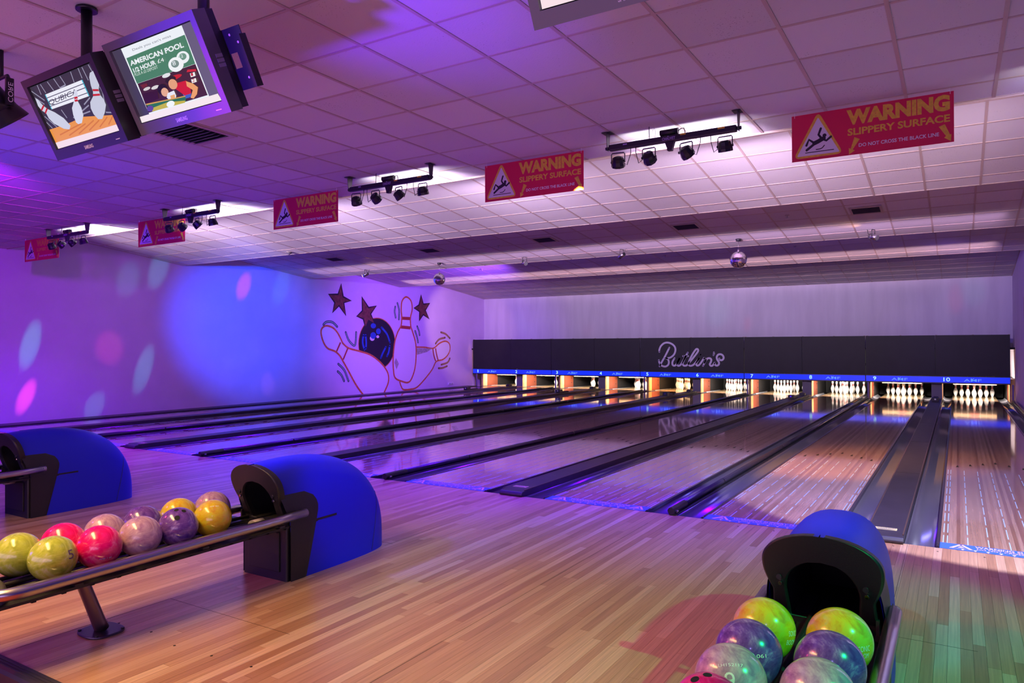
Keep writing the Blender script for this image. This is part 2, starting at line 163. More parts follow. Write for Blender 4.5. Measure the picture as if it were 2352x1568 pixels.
TV1={'poly': [((62, 52, 66), [(-0.0, 1.0), (1.0, 1.0), (1.0, 0.0), (-0.0, 0.0)]), ((235, 150, 62), [(-0.01, 0.32), (0.295, 0.317), (0.58, 0.341), (1.007, 0.23), (0.999, 0.094), (0.001, 0.102)]), ((236, 236, 246), [(0.184, 0.826), (0.783, 0.832), (0.781, 0.589), (0.179, 0.593)]), ((246, 222, 226), [(0.001, 0.102), (0.999, 0.094), (1.0, 0.0), (-0.0, 0.0)]), ((206, 208, 226), [(0.012, 0.823), (0.04, 0.802), (0.069, 0.71), (0.115, 0.624), (0.202, 0.538), (0.294, 0.414), (0.341, 0.28), (0.302, 0.23), (0.226, 0.264), (0.115, 0.382), (0.074, 0.48), (0.069, 0.567), (0.022, 0.629), (-0.001, 0.708)]), ((214, 216, 234), [(0.613, 0.733), (0.656, 0.73), (0.647, 0.677), (0.601, 0.578), (0.609, 0.472), (0.59, 0.361), (0.521, 0.263), (0.463, 0.262), (0.443, 0.298), (0.452, 0.415), (0.478, 0.512), (0.542, 0.585), (0.573, 0.644)]), ((200, 202, 220), [(0.98, 0.889), (0.928, 0.88), (0.895, 0.827), (0.869, 0.716), (0.862, 0.63), (0.839, 0.57), (0.763, 0.504), (0.734, 0.422), (0.737, 0.328), (0.769, 0.243), (0.823, 0.227), (0.896, 0.303), (0.954, 0.399), (0.956, 0.477), (0.937, 0.55), (0.944, 0.625), (1.0, 0.716), (1.01, 0.831)])], 'under': [((150, 146, 170), 0.02, [(0.127, 0.995), (0.121, 0.847)]), ((150, 146, 170), 0.02, [(0.178, 0.989), (0.201, 0.844)]), ((150, 146, 170), 0.02, [(0.295, 0.984), (0.329, 0.837)]), ((150, 146, 170), 0.02, [(0.404, 0.992), (0.434, 0.837)]), ((150, 146, 170), 0.02, [(0.506, 0.991), (0.531, 0.85)]), ((150, 146, 170), 0.02, [(0.434, 0.837), (0.531, 0.85)]), ((150, 146, 170), 0.02, [(0.677, 0.993), (0.663, 0.839)]), ((150, 146, 170), 0.02, [(0.797, 1.0), (0.792, 0.85)]), ((150, 146, 170), 0.02, [(0.853, 0.991), (0.861, 0.795)]), ((150, 146, 170), 0.02, [(0.948, 0.99), (0.965, 0.835)]), ((150, 146, 170), 0.02, [(0.001, 0.944), (0.133, 0.749)]), ((150, 146, 170), 0.02, [(0.006, 0.837), (0.104, 0.699)]), ((150, 146, 170), 0.02, [(0.43, 0.374), (0.703, 0.385)]), ((150, 146, 170), 0.02, [(0.31, 0.541), (0.34, 0.401)]), ((150, 146, 170), 0.02, [(0.662, 0.501), (0.782, 0.566)]), ((150, 146, 170), 0.02, [(0.906, 0.3), (1.021, 0.265)]), ((150, 146, 170), 0.02, [(0.021, 0.532), (0.133, 0.316)]), ((150, 146, 170), 0.02, [(0.009, 0.438), (0.056, 0.326)]), ((150, 146, 170), 0.02, [(0.973, 0.66), (0.985, 0.39)]), ((150, 146, 170), 0.02, [(0.985, 0.612), (0.942, 0.425)]), ((150, 146, 170), 0.02, [(0.551, 0.408), (0.722, 0.471)])], 'streak': [((214, 120, 40), 0.02, [(0.121, 0.195), (0.499, 0.258)]), ((214, 120, 40), 0.02, [(0.256, 0.145), (0.566, 0.238)]), ((214, 120, 40), 0.02, [(0.406, 0.127), (0.697, 0.247)]), ((214, 120, 40), 0.02, [(0.574, 0.128), (0.772, 0.225)]), ((214, 120, 40), 0.02, [(0.738, 0.128), (0.899, 0.233)]), ((214, 120, 40), 0.02, [(0.872, 0.125), (0.977, 0.222)])], 'line': [((70, 190, 215), 0.025, [(0.184, 0.826), (0.179, 0.593)]), ((70, 190, 215), 0.025, [(0.783, 0.832), (0.781, 0.589)]), ((90, 84, 108), 0.012, [(0.178, 0.77), (0.785, 0.776)]), ((90, 84, 108), 0.012, [(0.179, 0.711), (0.784, 0.716)]), ((90, 84, 108), 0.012, [(0.173, 0.642), (0.782, 0.639)]), ((198, 40, 44), 0.03, [(0.021, 0.632), (0.09, 0.685)]), ((198, 40, 44), 0.03, [(0.058, 0.572), (0.12, 0.628)]), ((198, 40, 44), 0.03, [(0.572, 0.631), (0.623, 0.628)]), ((198, 40, 44), 0.03, [(0.562, 0.594), (0.609, 0.589)]), ((198, 40, 44), 0.03, [(0.866, 0.648), (0.942, 0.621)]), ((198, 40, 44), 0.03, [(0.841, 0.583), (0.935, 0.557)])]}
TV1TXT=[(0.167, 0.644), (0.582, 0.662), (0.19, 0.731)]
TV2={'poly': [((72, 62, 84), [(0.0, 1.0), (1.0, 1.0), (1.0, 0.0), (-0.0, 0.0)]), ((104, 92, 122), [(0.882, 0.999), (1.0, 1.0), (1.009, 0.08), (0.873, 0.089)]), ((236, 240, 246), [(0.121, 0.996), (0.881, 0.996), (0.873, 0.089), (0.12, 0.085)]), ((76, 128, 100), [(0.137, 0.862), (0.874, 0.882), (0.864, 0.518), (0.133, 0.513)]), ((72, 36, 46), [(0.139, 0.511), (0.864, 0.515), (0.863, 0.109), (0.12, 0.104)]), ((236, 240, 242), [(0.836, 0.642), (0.834, 0.629), (0.831, 0.617), (0.826, 0.605), (0.818, 0.594), (0.809, 0.585), (0.799, 0.577), (0.788, 0.571), (0.775, 0.567), (0.763, 0.565), (0.75, 0.565), (0.738, 0.568), (0.726, 0.573), (0.716, 0.58), (0.707, 0.588), (0.7, 0.599), (0.695, 0.61), (0.691, 0.622), (0.691, 0.635), (0.692, 0.648), (0.695, 0.661), (0.701, 0.672), (0.708, 0.683), (0.718, 0.693), (0.728, 0.7), (0.74, 0.706), (0.752, 0.71), (0.764, 0.711), (0.777, 0.711), (0.789, 0.708), (0.8, 0.703), (0.811, 0.696), (0.819, 0.688), (0.826, 0.677), (0.831, 0.666), (0.835, 0.654)]), ((110, 150, 130), [(0.808, 0.649), (0.807, 0.642), (0.805, 0.635), (0.802, 0.628), (0.797, 0.622), (0.792, 0.617), (0.786, 0.613), (0.779, 0.61), (0.771, 0.607), (0.763, 0.606), (0.756, 0.607), (0.748, 0.608), (0.741, 0.611), (0.735, 0.615), (0.73, 0.619), (0.725, 0.625), (0.722, 0.631), (0.72, 0.638), (0.719, 0.645), (0.72, 0.652), (0.722, 0.659), (0.726, 0.666), (0.73, 0.672), (0.736, 0.677), (0.742, 0.681), (0.749, 0.685), (0.757, 0.687), (0.764, 0.688), (0.772, 0.687), (0.779, 0.686), (0.786, 0.683), (0.793, 0.679), (0.798, 0.675), (0.802, 0.669), (0.805, 0.663), (0.807, 0.656)]), ((240, 242, 244), [(0.749, 0.588), (0.747, 0.573), (0.743, 0.558), (0.737, 0.544), (0.728, 0.531), (0.717, 0.519), (0.704, 0.509), (0.69, 0.502), (0.675, 0.497), (0.66, 0.495), (0.644, 0.495), (0.629, 0.498), (0.615, 0.504), (0.602, 0.512), (0.591, 0.523), (0.582, 0.535), (0.576, 0.549), (0.572, 0.564), (0.571, 0.579), (0.573, 0.595), (0.577, 0.61), (0.584, 0.625), (0.593, 0.638), (0.605, 0.649), (0.617, 0.659), (0.632, 0.666), (0.647, 0.671), (0.662, 0.673), (0.678, 0.672), (0.692, 0.668), (0.706, 0.663), (0.719, 0.654), (0.729, 0.644), (0.738, 0.632), (0.744, 0.618), (0.748, 0.604)]), ((120, 140, 134), [(0.7, 0.597), (0.699, 0.589), (0.697, 0.582), (0.694, 0.574), (0.689, 0.568), (0.683, 0.562), (0.677, 0.557), (0.67, 0.553), (0.662, 0.551), (0.654, 0.55), (0.646, 0.55), (0.638, 0.551), (0.631, 0.554), (0.625, 0.559), (0.619, 0.564), (0.615, 0.57), (0.611, 0.577), (0.609, 0.585), (0.609, 0.593), (0.61, 0.601), (0.612, 0.609), (0.615, 0.616), (0.62, 0.623), (0.626, 0.629), (0.632, 0.633), (0.64, 0.637), (0.647, 0.639), (0.655, 0.64), (0.663, 0.64), (0.671, 0.638), (0.678, 0.635), (0.684, 0.631), (0.69, 0.626), (0.694, 0.62), (0.697, 0.613), (0.699, 0.605)]), ((196, 36, 40), [(0.679, 0.443), (0.677, 0.439), (0.672, 0.434), (0.665, 0.429), (0.655, 0.424), (0.643, 0.42), (0.629, 0.417), (0.613, 0.413), (0.596, 0.411), (0.579, 0.409), (0.561, 0.408), (0.544, 0.408), (0.528, 0.409), (0.514, 0.411), (0.501, 0.414), (0.491, 0.417), (0.483, 0.421), (0.479, 0.425), (0.477, 0.43), (0.479, 0.435), (0.484, 0.44), (0.491, 0.445), (0.502, 0.449), (0.514, 0.453), (0.529, 0.457), (0.545, 0.46), (0.562, 0.463), (0.58, 0.464), (0.597, 0.465), (0.614, 0.465), (0.629, 0.464), (0.644, 0.462), (0.656, 0.459), (0.666, 0.456), (0.673, 0.452), (0.677, 0.448)]), ((226, 226, 230), [(0.559, 0.498), (0.558, 0.493), (0.556, 0.489), (0.552, 0.485), (0.547, 0.481), (0.541, 0.477), (0.533, 0.474), (0.525, 0.472), (0.516, 0.47), (0.507, 0.469), (0.499, 0.469), (0.49, 0.47), (0.482, 0.471), (0.474, 0.473), (0.468, 0.476), (0.463, 0.479), (0.459, 0.483), (0.457, 0.487), (0.456, 0.492), (0.457, 0.496), (0.459, 0.501), (0.463, 0.505), (0.469, 0.509), (0.475, 0.512), (0.483, 0.515), (0.491, 0.518), (0.5, 0.519), (0.508, 0.52), (0.517, 0.52), (0.526, 0.52), (0.534, 0.518), (0.541, 0.516), (0.548, 0.513), (0.553, 0.51), (0.556, 0.506), (0.559, 0.502)]), ((214, 206, 206), [(0.271, 0.415), (0.27, 0.411), (0.268, 0.408), (0.264, 0.404), (0.26, 0.401), (0.254, 0.399), (0.247, 0.396), (0.24, 0.394), (0.232, 0.393), (0.224, 0.392), (0.216, 0.392), (0.209, 0.392), (0.201, 0.393), (0.195, 0.394), (0.189, 0.396), (0.185, 0.399), (0.181, 0.402), (0.179, 0.405), (0.179, 0.408), (0.179, 0.412), (0.182, 0.415), (0.185, 0.419), (0.19, 0.422), (0.196, 0.425), (0.202, 0.427), (0.21, 0.429), (0.217, 0.431), (0.225, 0.431), (0.233, 0.432), (0.241, 0.431), (0.248, 0.43), (0.255, 0.429), (0.26, 0.427), (0.265, 0.424), (0.268, 0.421), (0.27, 0.418)]), ((220, 214, 214), [(0.379, 0.4), (0.378, 0.396), (0.376, 0.392), (0.372, 0.389), (0.367, 0.385), (0.361, 0.382), (0.353, 0.379), (0.345, 0.377), (0.337, 0.376), (0.328, 0.375), (0.319, 0.374), (0.311, 0.375), (0.303, 0.376), (0.296, 0.377), (0.289, 0.38), (0.284, 0.382), (0.281, 0.386), (0.278, 0.389), (0.278, 0.393), (0.279, 0.397), (0.281, 0.4), (0.285, 0.404), (0.29, 0.408), (0.296, 0.411), (0.304, 0.413), (0.312, 0.416), (0.32, 0.417), (0.329, 0.418), (0.338, 0.418), (0.346, 0.418), (0.354, 0.417), (0.361, 0.415), (0.368, 0.413), (0.372, 0.41), (0.376, 0.407), (0.378, 0.404)]), ((116, 40, 40), [(0.169, 0.483), (0.252, 0.48), (0.249, 0.446), (0.183, 0.431)]), ((60, 24, 34), [(0.155, 0.368), (0.341, 0.357), (0.318, 0.246), (0.142, 0.226)]), ((70, 96, 190), [(0.607, 0.21), (0.704, 0.197), (0.683, 0.144), (0.605, 0.145)]), ((206, 30, 38), [(0.589, 0.365), (0.701, 0.359), (0.718, 0.261), (0.7, 0.187), (0.621, 0.186), (0.582, 0.252), (0.547, 0.304)]), ((236, 160, 100), [(0.698, 0.352), (0.762, 0.298), (0.799, 0.235), (0.759, 0.157), (0.704, 0.115), (0.676, 0.137), (0.733, 0.222), (0.686, 0.288)]), ((50, 30, 28), [(0.605, 0.431), (0.604, 0.424), (0.601, 0.417), (0.596, 0.41), (0.59, 0.403), (0.581, 0.398), (0.572, 0.393), (0.561, 0.389), (0.55, 0.386), (0.539, 0.384), (0.527, 0.384), (0.516, 0.385), (0.506, 0.388), (0.496, 0.391), (0.488, 0.396), (0.481, 0.402), (0.477, 0.408), (0.474, 0.415), (0.473, 0.422), (0.474, 0.43), (0.477, 0.437), (0.482, 0.444), (0.489, 0.451), (0.497, 0.457), (0.507, 0.461), (0.518, 0.465), (0.529, 0.468), (0.54, 0.469), (0.552, 0.469), (0.563, 0.468), (0.573, 0.466), (0.582, 0.462), (0.59, 0.457), (0.597, 0.452), (0.602, 0.446), (0.604, 0.439)]), ((228, 160, 120), [(0.595, 0.368), (0.594, 0.357), (0.592, 0.346), (0.588, 0.335), (0.583, 0.325), (0.576, 0.317), (0.569, 0.309), (0.561, 0.304), (0.552, 0.3), (0.543, 0.298), (0.534, 0.299), (0.525, 0.301), (0.517, 0.305), (0.51, 0.311), (0.504, 0.319), (0.499, 0.328), (0.495, 0.338), (0.493, 0.349), (0.493, 0.361), (0.494, 0.372), (0.496, 0.383), (0.5, 0.394), (0.505, 0.404), (0.512, 0.413), (0.52, 0.42), (0.528, 0.425), (0.536, 0.429), (0.545, 0.43), (0.554, 0.43), (0.563, 0.427), (0.571, 0.423), (0.578, 0.417), (0.584, 0.41), (0.589, 0.401), (0.593, 0.391), (0.595, 0.38)]), ((40, 24, 26), [(0.47, 0.347), (0.469, 0.335), (0.466, 0.323), (0.461, 0.312), (0.455, 0.302), (0.447, 0.293), (0.437, 0.285), (0.427, 0.279), (0.416, 0.275), (0.405, 0.273), (0.394, 0.273), (0.383, 0.275), (0.373, 0.279), (0.364, 0.286), (0.356, 0.294), (0.35, 0.303), (0.346, 0.314), (0.343, 0.325), (0.342, 0.337), (0.344, 0.349), (0.347, 0.361), (0.352, 0.373), (0.359, 0.383), (0.367, 0.392), (0.376, 0.4), (0.386, 0.405), (0.397, 0.409), (0.408, 0.411), (0.419, 0.411), (0.43, 0.409), (0.44, 0.404), (0.449, 0.398), (0.457, 0.39), (0.463, 0.381), (0.467, 0.37), (0.47, 0.359)]), ((230, 170, 138), [(0.463, 0.303), (0.462, 0.293), (0.46, 0.284), (0.456, 0.275), (0.452, 0.266), (0.446, 0.259), (0.44, 0.253), (0.433, 0.248), (0.425, 0.245), (0.418, 0.243), (0.41, 0.243), (0.403, 0.245), (0.396, 0.249), (0.39, 0.254), (0.384, 0.26), (0.38, 0.268), (0.377, 0.277), (0.375, 0.286), (0.375, 0.296), (0.376, 0.306), (0.378, 0.316), (0.381, 0.325), (0.386, 0.333), (0.392, 0.34), (0.398, 0.347), (0.405, 0.351), (0.413, 0.354), (0.42, 0.356), (0.428, 0.356), (0.435, 0.354), (0.442, 0.35), (0.448, 0.345), (0.453, 0.338), (0.458, 0.331), (0.461, 0.322), (0.462, 0.313)]), ((232, 232, 244), [(0.446, 0.277), (0.529, 0.286), (0.53, 0.216), (0.502, 0.164), (0.437, 0.172), (0.415, 0.228)]), ((232, 170, 110), [(0.464, 0.237), (0.52, 0.237), (0.499, 0.156), (0.45, 0.147)]), ((44, 112, 72), [(0.147, 0.222), (0.628, 0.175), (0.613, 0.11), (0.157, 0.148)]), ((214, 160, 70), [(0.143, 0.228), (0.63, 0.181), (0.627, 0.168), (0.143, 0.211)]), ((196, 178, 50), [(0.157, 0.148), (0.401, 0.167), (0.608, 0.123), (0.597, 0.097), (0.187, 0.106)]), ((244, 246, 246), [(0.481, 0.139), (0.48, 0.132), (0.478, 0.125), (0.474, 0.118), (0.469, 0.112), (0.463, 0.107), (0.455, 0.102), (0.447, 0.098), (0.439, 0.096), (0.43, 0.094), (0.421, 0.094), (0.412, 0.095), (0.404, 0.097), (0.397, 0.1), (0.391, 0.104), (0.386, 0.109), (0.382, 0.115), (0.38, 0.121), (0.379, 0.128), (0.38, 0.135), (0.383, 0.142), (0.387, 0.149), (0.392, 0.155), (0.398, 0.16), (0.406, 0.165), (0.414, 0.169), (0.423, 0.171), (0.431, 0.173), (0.44, 0.173), (0.449, 0.172), (0.457, 0.17), (0.464, 0.167), (0.47, 0.163), (0.475, 0.157), (0.478, 0.152), (0.481, 0.145)]), ((96, 70, 150), [(0.215, 0.157), (0.215, 0.151), (0.213, 0.144), (0.209, 0.138), (0.205, 0.132), (0.2, 0.127), (0.194, 0.122), (0.187, 0.119), (0.18, 0.116), (0.172, 0.115), (0.165, 0.115), (0.158, 0.116), (0.151, 0.118), (0.145, 0.121), (0.14, 0.125), (0.136, 0.131), (0.133, 0.136), (0.132, 0.143), (0.131, 0.149), (0.132, 0.156), (0.134, 0.163), (0.137, 0.169), (0.142, 0.175), (0.147, 0.18), (0.153, 0.184), (0.16, 0.188), (0.167, 0.19), (0.175, 0.191), (0.182, 0.192), (0.189, 0.19), (0.195, 0.188), (0.201, 0.185), (0.206, 0.181), (0.21, 0.176), (0.213, 0.17), (0.215, 0.164)]), ((240, 236, 236), [(0.779, 0.426), (0.833, 0.425), (0.827, 0.377), (0.772, 0.378)]), ((240, 236, 236), [(0.766, 0.352), (0.821, 0.351), (0.815, 0.303), (0.76, 0.304)]), ((206, 40, 50), [(0.749, 0.453), (0.77, 0.479), (0.859, 0.454), (0.855, 0.428)]), ((246, 232, 234), [(0.005, 0.084), (0.985, 0.091), (1.0, 0.0), (-0.0, 0.0)])]}
TV2TXT=[("Deals you can't miss", (0.262, 0.904), (0.739, 0.902), (0.261, 0.944), (120, 124, 136)), ('AMERICAN POOL', (0.165, 0.748), (0.83, 0.745), (0.171, 0.814), (238, 242, 246)), ('1/2 HOUR', (0.171, 0.652), (0.462, 0.663), (0.17, 0.711), (238, 242, 246)), ('£4', (0.484, 0.667), (0.561, 0.664), (0.488, 0.715), (236, 240, 240)), ('PLUS A £5 DEPOSIT', (0.163, 0.607), (0.462, 0.61), (0.166, 0.646), (214, 226, 220)), ('8', (0.635, 0.579), (0.672, 0.578), (0.643, 0.631), (238, 242, 246)), ('12', (0.739, 0.639), (0.781, 0.636), (0.744, 0.676), (238, 242, 246)), ('1', (0.785, 0.388), (0.808, 0.389), (0.79, 0.424), (190, 40, 48)), ('2', (0.772, 0.313), (0.801, 0.315), (0.777, 0.352), (190, 40, 48))]

# ------------------------------------------------------------------ helpers
def lin(c):
    return tuple(((v/255.0)/12.92 if v/255.0 <= .04045 else (((v/255.0)+.055)/1.055)**2.4) for v in c)
MATS = {}
def mat(name, col, rough=.5, metal=0.0, spec=.5, coat=0.0, coat_rough=.05, emit=None, es=0.0, bump=None, vary=None):
    if name in MATS: return MATS[name]
    m = bpy.data.materials.new(name); m.use_nodes = True; nt = m.node_tree; b = nt.nodes['Principled BSDF']
    b.inputs['Base Color'].default_value = (*col, 1); b.inputs['Roughness'].default_value = rough
    b.inputs['Metallic'].default_value = metal; b.inputs['Specular IOR Level'].default_value = spec
    b.inputs['Coat Weight'].default_value = coat; b.inputs['Coat Roughness'].default_value = coat_rough
    if emit: b.inputs['Emission Color'].default_value = (*emit, 1); b.inputs['Emission Strength'].default_value = es
    if bump or vary:
        tc = nt.nodes.new('ShaderNodeTexCoord'); n = nt.nodes.new('ShaderNodeTexNoise')
        n.inputs['Scale'].default_value = (bump or vary)[0]; n.inputs['Detail'].default_value = 4
        nt.links.new(tc.outputs['Object'], n.inputs['Vector'])
        if bump:
            bp = nt.nodes.new('ShaderNodeBump'); bp.inputs['Strength'].default_value = bump[1]; bp.inputs['Distance'].default_value = .004
            nt.links.new(n.outputs['Fac'], bp.inputs['Height']); nt.links.new(bp.outputs['Normal'], b.inputs['Normal'])
        if vary:
            r = nt.nodes.new('ShaderNodeValToRGB'); k = vary[1]
            r.color_ramp.elements[0].color = (*[c*(1-k) for c in col], 1); r.color_ramp.elements[1].color = (*[min(1, c*(1+k)) for c in col], 1)
            r.color_ramp.elements[0].position = .3; r.color_ramp.elements[1].position = .7
            nt.links.new(n.outputs['Fac'], r.inputs['Fac']); nt.links.new(r.outputs['Color'], b.inputs['Base Color'])
    MATS[name] = m
    return m

def node_mat(name):
    m = bpy.data.materials.new(name); m.use_nodes = True; MATS[name] = m
    return m, m.node_tree, m.node_tree.nodes['Principled BSDF']

class MB:
    def __init__(s): s.v = []; s.f = []; s.m = []; s.sm = []
    def face(s, idx, mi=0, sm=False): s.f.append(tuple(idx)); s.m.append(mi); s.sm.append(sm)
    def add(s, vs): n = len(s.v); s.v += [tuple(p) for p in vs]; return n
    def box(s, x0, x1, y0, y1, z0, z1, mi=0, M=None, bev=0):
        vs = [(x0,y0,z0),(x1,y0,z0),(x1,y1,z0),(x0,y1,z0),(x0,y0,z1),(x1,y0,z1),(x1,y1,z1),(x0,y1,z1)]
        if M is not None: vs = [M @ Vector(p) for p in vs]
        n = s.add(vs)
        for q in ((3,2,1,0),(4,5,6,7),(0,1,5,4),(1,2,6,5),(2,3,7,6),(3,0,4,7)): s.face([n+i for i in q], mi)
        return s
    def prism(s, poly, axis, a, b, mi=0, M=None):
        # poly in the two other axes, extruded along axis from a to b
        def P(p, t):
            v = {'x': (t, p[0], p[1]), 'y': (p[0], t, p[1]), 'z': (p[0], p[1], t)}[axis]
            return M @ Vector(v) if M is not None else v
        k = len(poly); n = s.add([P(p, a) for p in poly] + [P(p, b) for p in poly])
        ar = sum(poly[i][0]*poly[(i+1) % k][1] - poly[(i+1) % k][0]*poly[i][1] for i in range(k))
        fl = (ar > 0) ^ (axis == 'y') ^ (b < a)
        lo = list(range(n, n+k)); hi = list(range(n+k, n+2*k))
        s.face(lo[::-1] if fl else lo, mi); s.face(hi if fl else hi[::-1], mi)
        for i in range(k):
            j = (i+1) % k; q = [lo[i], lo[j], hi[j], hi[i]]
            s.face(q if fl else q[::-1], mi)
        return s
    def cyl(s, p0, p1, r0, r1=None, n=16, mi=0, caps=True, sm=True):
        r1 = r0 if r1 is None else r1; p0, p1 = Vector(p0), Vector(p1); d = (p1-p0).normalized()
        a = d.orthogonal().normalized(); b = d.cross(a)
        k = s.add([p0 + (a*math.cos(2*PI*i/n) + b*math.sin(2*PI*i/n))*r0 for i in range(n)] + [p1 + (a*math.cos(2*PI*i/n) + b*math.sin(2*PI*i/n))*r1 for i in range(n)])
        for i in range(n):
            j = (i+1) % n; s.face([k+i, k+j, k+n+j, k+n+i], mi, sm)
        if caps: s.face([k+i for i in range(n)][::-1], mi); s.face([k+n+i for i in range(n)], mi)
        return s
    def tube(s, pts, r, n=10, mi=0, caps=True):
        pts = [Vector(p) for p in pts]; rings = []; a = None
        for i, p in enumerate(pts):
            d = (pts[min(i+1, len(pts)-1)] - pts[max(i-1, 0)]).normalized()
            a = d.orthogonal().normalized() if a is None else (a - d*a.dot(d)).normalized()
            b = d.cross(a); rr = r[i] if isinstance(r, (list, tuple)) else r
            rings.append(s.add([p + (a*math.cos(2*PI*t/n) + b*math.sin(2*PI*t/n))*rr for t in range(n)]))
        for q in range(len(rings)-1):
            for t in range(n):
                u = (t+1) % n; s.face([rings[q]+t, rings[q]+u, rings[q+1]+u, rings[q+1]+t], mi, True)
        if caps: s.face([rings[0]+t for t in range(n)][::-1], mi); s.face([rings[-1]+t for t in range(n)], mi)
        return s
    def lathe(s, prof, n=20, c=(0,0,0), mi=0, z0=None):
        rings = []
        for r, z in prof:
            rings.append(s.add([(c[0]+r*math.cos(2*PI*i/n), c[1]+r*math.sin(2*PI*i/n), c[2]+z) for i in range(n)]))
        for q in range(len(rings)-1):
            for i in range(n):
                j = (i+1) % n; s.face([rings[q]+i, rings[q]+j, rings[q+1]+j, rings[q+1]+i], mi, True)
        s.face([rings[0]+i for i in range(n)][::-1], mi); s.face([rings[-1]+i for i in range(n)], mi)
        return s
    def flat(s, poly, fn, mi=0):
        n = s.add([fn(p) for p in poly]); s.face(range(n, n+len(poly)), mi); return s
    def ribbon(s, pts, w, fn, mi=0, closed=False, cap=True, smooth=True):
        pts = [Vector((p[0], p[1])) for p in pts]
        if smooth and len(pts) > 2: pts = catmull(pts, closed)
        k = len(pts); L = []; Q = []
        for i in range(k):
            a = pts[(i-1) % k] if closed else pts[max(i-1, 0)]; b = pts[(i+1) % k] if closed else pts[min(i+1, k-1)]
            d = (b-a); d = d.normalized() if d.length > 1e-9 else Vector((1, 0)); nn = Vector((-d.y, d.x))*w/2
            L.append(pts[i]+nn); Q.append(pts[i]-nn)
        n = s.add([fn(p) for p in L] + [fn(p) for p in Q])
        for i in range(k if closed else k-1):
            j = (i+1) % k; s.face([n+i, n+k+i, n+k+j, n+j], mi)
        if cap and not closed:
            for p in (pts[0], pts[-1]):
                s.flat([(p.x+w/2*math.cos(2*PI*t/12), p.y+w/2*math.sin(2*PI*t/12)) for t in range(12)], fn, mi)
        return s
    def mesh(s, name, mats):
        me = bpy.data.meshes.new(name); me.from_pydata([tuple(p) for p in s.v], [], s.f)
        for m in (mats if isinstance(mats, (list, tuple)) else [mats]): me.materials.append(m)
        me.polygons.foreach_set('material_index', s.m); me.polygons.foreach_set('use_smooth', s.sm)
        me.update(); return me
    def build(s, name, mats, parent=None, bevel=0, loc=None):
        o = bpy.data.objects.new(name, s.mesh(name, mats)); COL.objects.link(o)
        if parent: o.parent = parent
        if loc: o.location = loc
        if bevel:
            b = o.modifiers.new('bevel', 'BEVEL'); b.width = bevel; b.segments = 2; b.limit_method = 'ANGLE'; b.angle_limit = R(40)
        return o

def catmull(pts, closed=False, n=5):
    k = len(pts); out = []
    for i in range(k if closed else k-1):
        if closed: p = [pts[(i+t) % k] for t in (-1, 0, 1, 2)]
        else: p = [pts[max(i-1, 0)], pts[i], pts[i+1], pts[min(i+2, k-1)]]
        for t in range(n):
            u = t/n
            out.append(.5*((2*p[1]) + (p[2]-p[0])*u + (2*p[0]-5*p[1]+4*p[2]-p[3])*u*u + (3*p[1]-p[0]-3*p[2]+p[3])*u**3))
    if not closed: out.append(pts[-1])
    return out

def empty(name, loc=(0,0,0), rotz=0):
    o = bpy.data.objects.new(name, None); COL.objects.link(o); o.location = loc; o.rotation_euler = (0, 0, rotz); o.empty_display_size = .1
    return o
def tag(o, label, cat, group=None):
    o['label'] = label; o['category'] = cat
    if group: o['group'] = group
    return o
def struct(o): o['kind'] = 'structure'; return o
def copy_tree(o, parent=None):
    c = o.copy(); COL.objects.link(c)
    if parent: c.parent = parent
    for ch in list(o.children): copy_tree(ch, c)
    return c

_TX = {}
def text_geo(s, bold=0.0):
    # flat outline of a string: verts in a unit box (0..1, 0..1) and triangles
    if (s, bold) in _TX: return _TX[(s, bold)]
    cu = bpy.data.curves.new('t', 'FONT'); cu.body = s; cu.size = 1; cu.offset = bold; cu.resolution_u = 3
    ob = bpy.data.objects.new('t', cu); COL.objects.link(ob)
    dg = bpy.context.evaluated_depsgraph_get(); me = ob.evaluated_get(dg).to_mesh()
    vs = [(v.co.x, v.co.y) for v in me.vertices]; fs = [tuple(p.vertices) for p in me.polygons]
    ob.evaluated_get(dg).to_mesh_clear(); bpy.data.objects.remove(ob); bpy.data.curves.remove(cu)
    x0, x1 = min(v[0] for v in vs), max(v[0] for v in vs); y0, y1 = min(v[1] for v in vs), max(v[1] for v in vs)
    r = ([((x-x0)/(x1-x0), (y-y0)/(y1-y0)) for x, y in vs], fs, (x1-x0)/(y1-y0)); _TX[(s, bold)] = r
    return r
def add_text(mb, s, fn, x0, y0, w, h, mi=0, bold=0.0):
    # text filling the box (x0,y0,w,h) of the surface fn(u,v)
    vs, fs, _ = text_geo(s, bold); n = mb.add([fn((x0+u*w, y0+v*h)) for u, v in vs])
    for f in fs: mb.face([n+i for i in f], mi)
    return mb
def add_text_quad(mb, s, fn, a, b, c, mi=0, bold=0.0):
    # baseline from a to b, cap height towards c
    vs, fs, _ = text_geo(s, bold); a, b, c = Vector(a), Vector(b), Vector(c)
    n = mb.add([fn(a + (b-a)*u + (c-a)*v) for u, v in vs])
    for f in fs: mb.face([n+i for i in f], mi)
    return mb

# ------------------------------------------------------------------ materials
BLACKP = mat('black_plastic', (.012, .011, .014), .42, bump=(220, .25))
BLACKM = mat('black_metal', (.012, .011, .016), .35)
DARKR = mat('dark_rubber', (.02, .017, .024), .5)
SILVER = mat('satin_steel', (.46, .44, .48), .28, 1.0)
CHROME = mat('chrome', (.8, .8, .82), .06, 1.0)
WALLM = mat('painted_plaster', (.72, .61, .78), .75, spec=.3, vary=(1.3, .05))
GUTM = mat('gutter_plastic', (.075, .068, .090), .16, spec=.6)
CAPM = mat('cap_laminate', (.030, .027, .036), .42, vary=(7, .2))
WHITE = mat('white_print', (.86, .86, .88), .5)
BLUEH = mat('blue_shell', (.012, .020, .66), .45, spec=.28)
INNER = mat('dark_inside', (.004, .004, .006), .8)

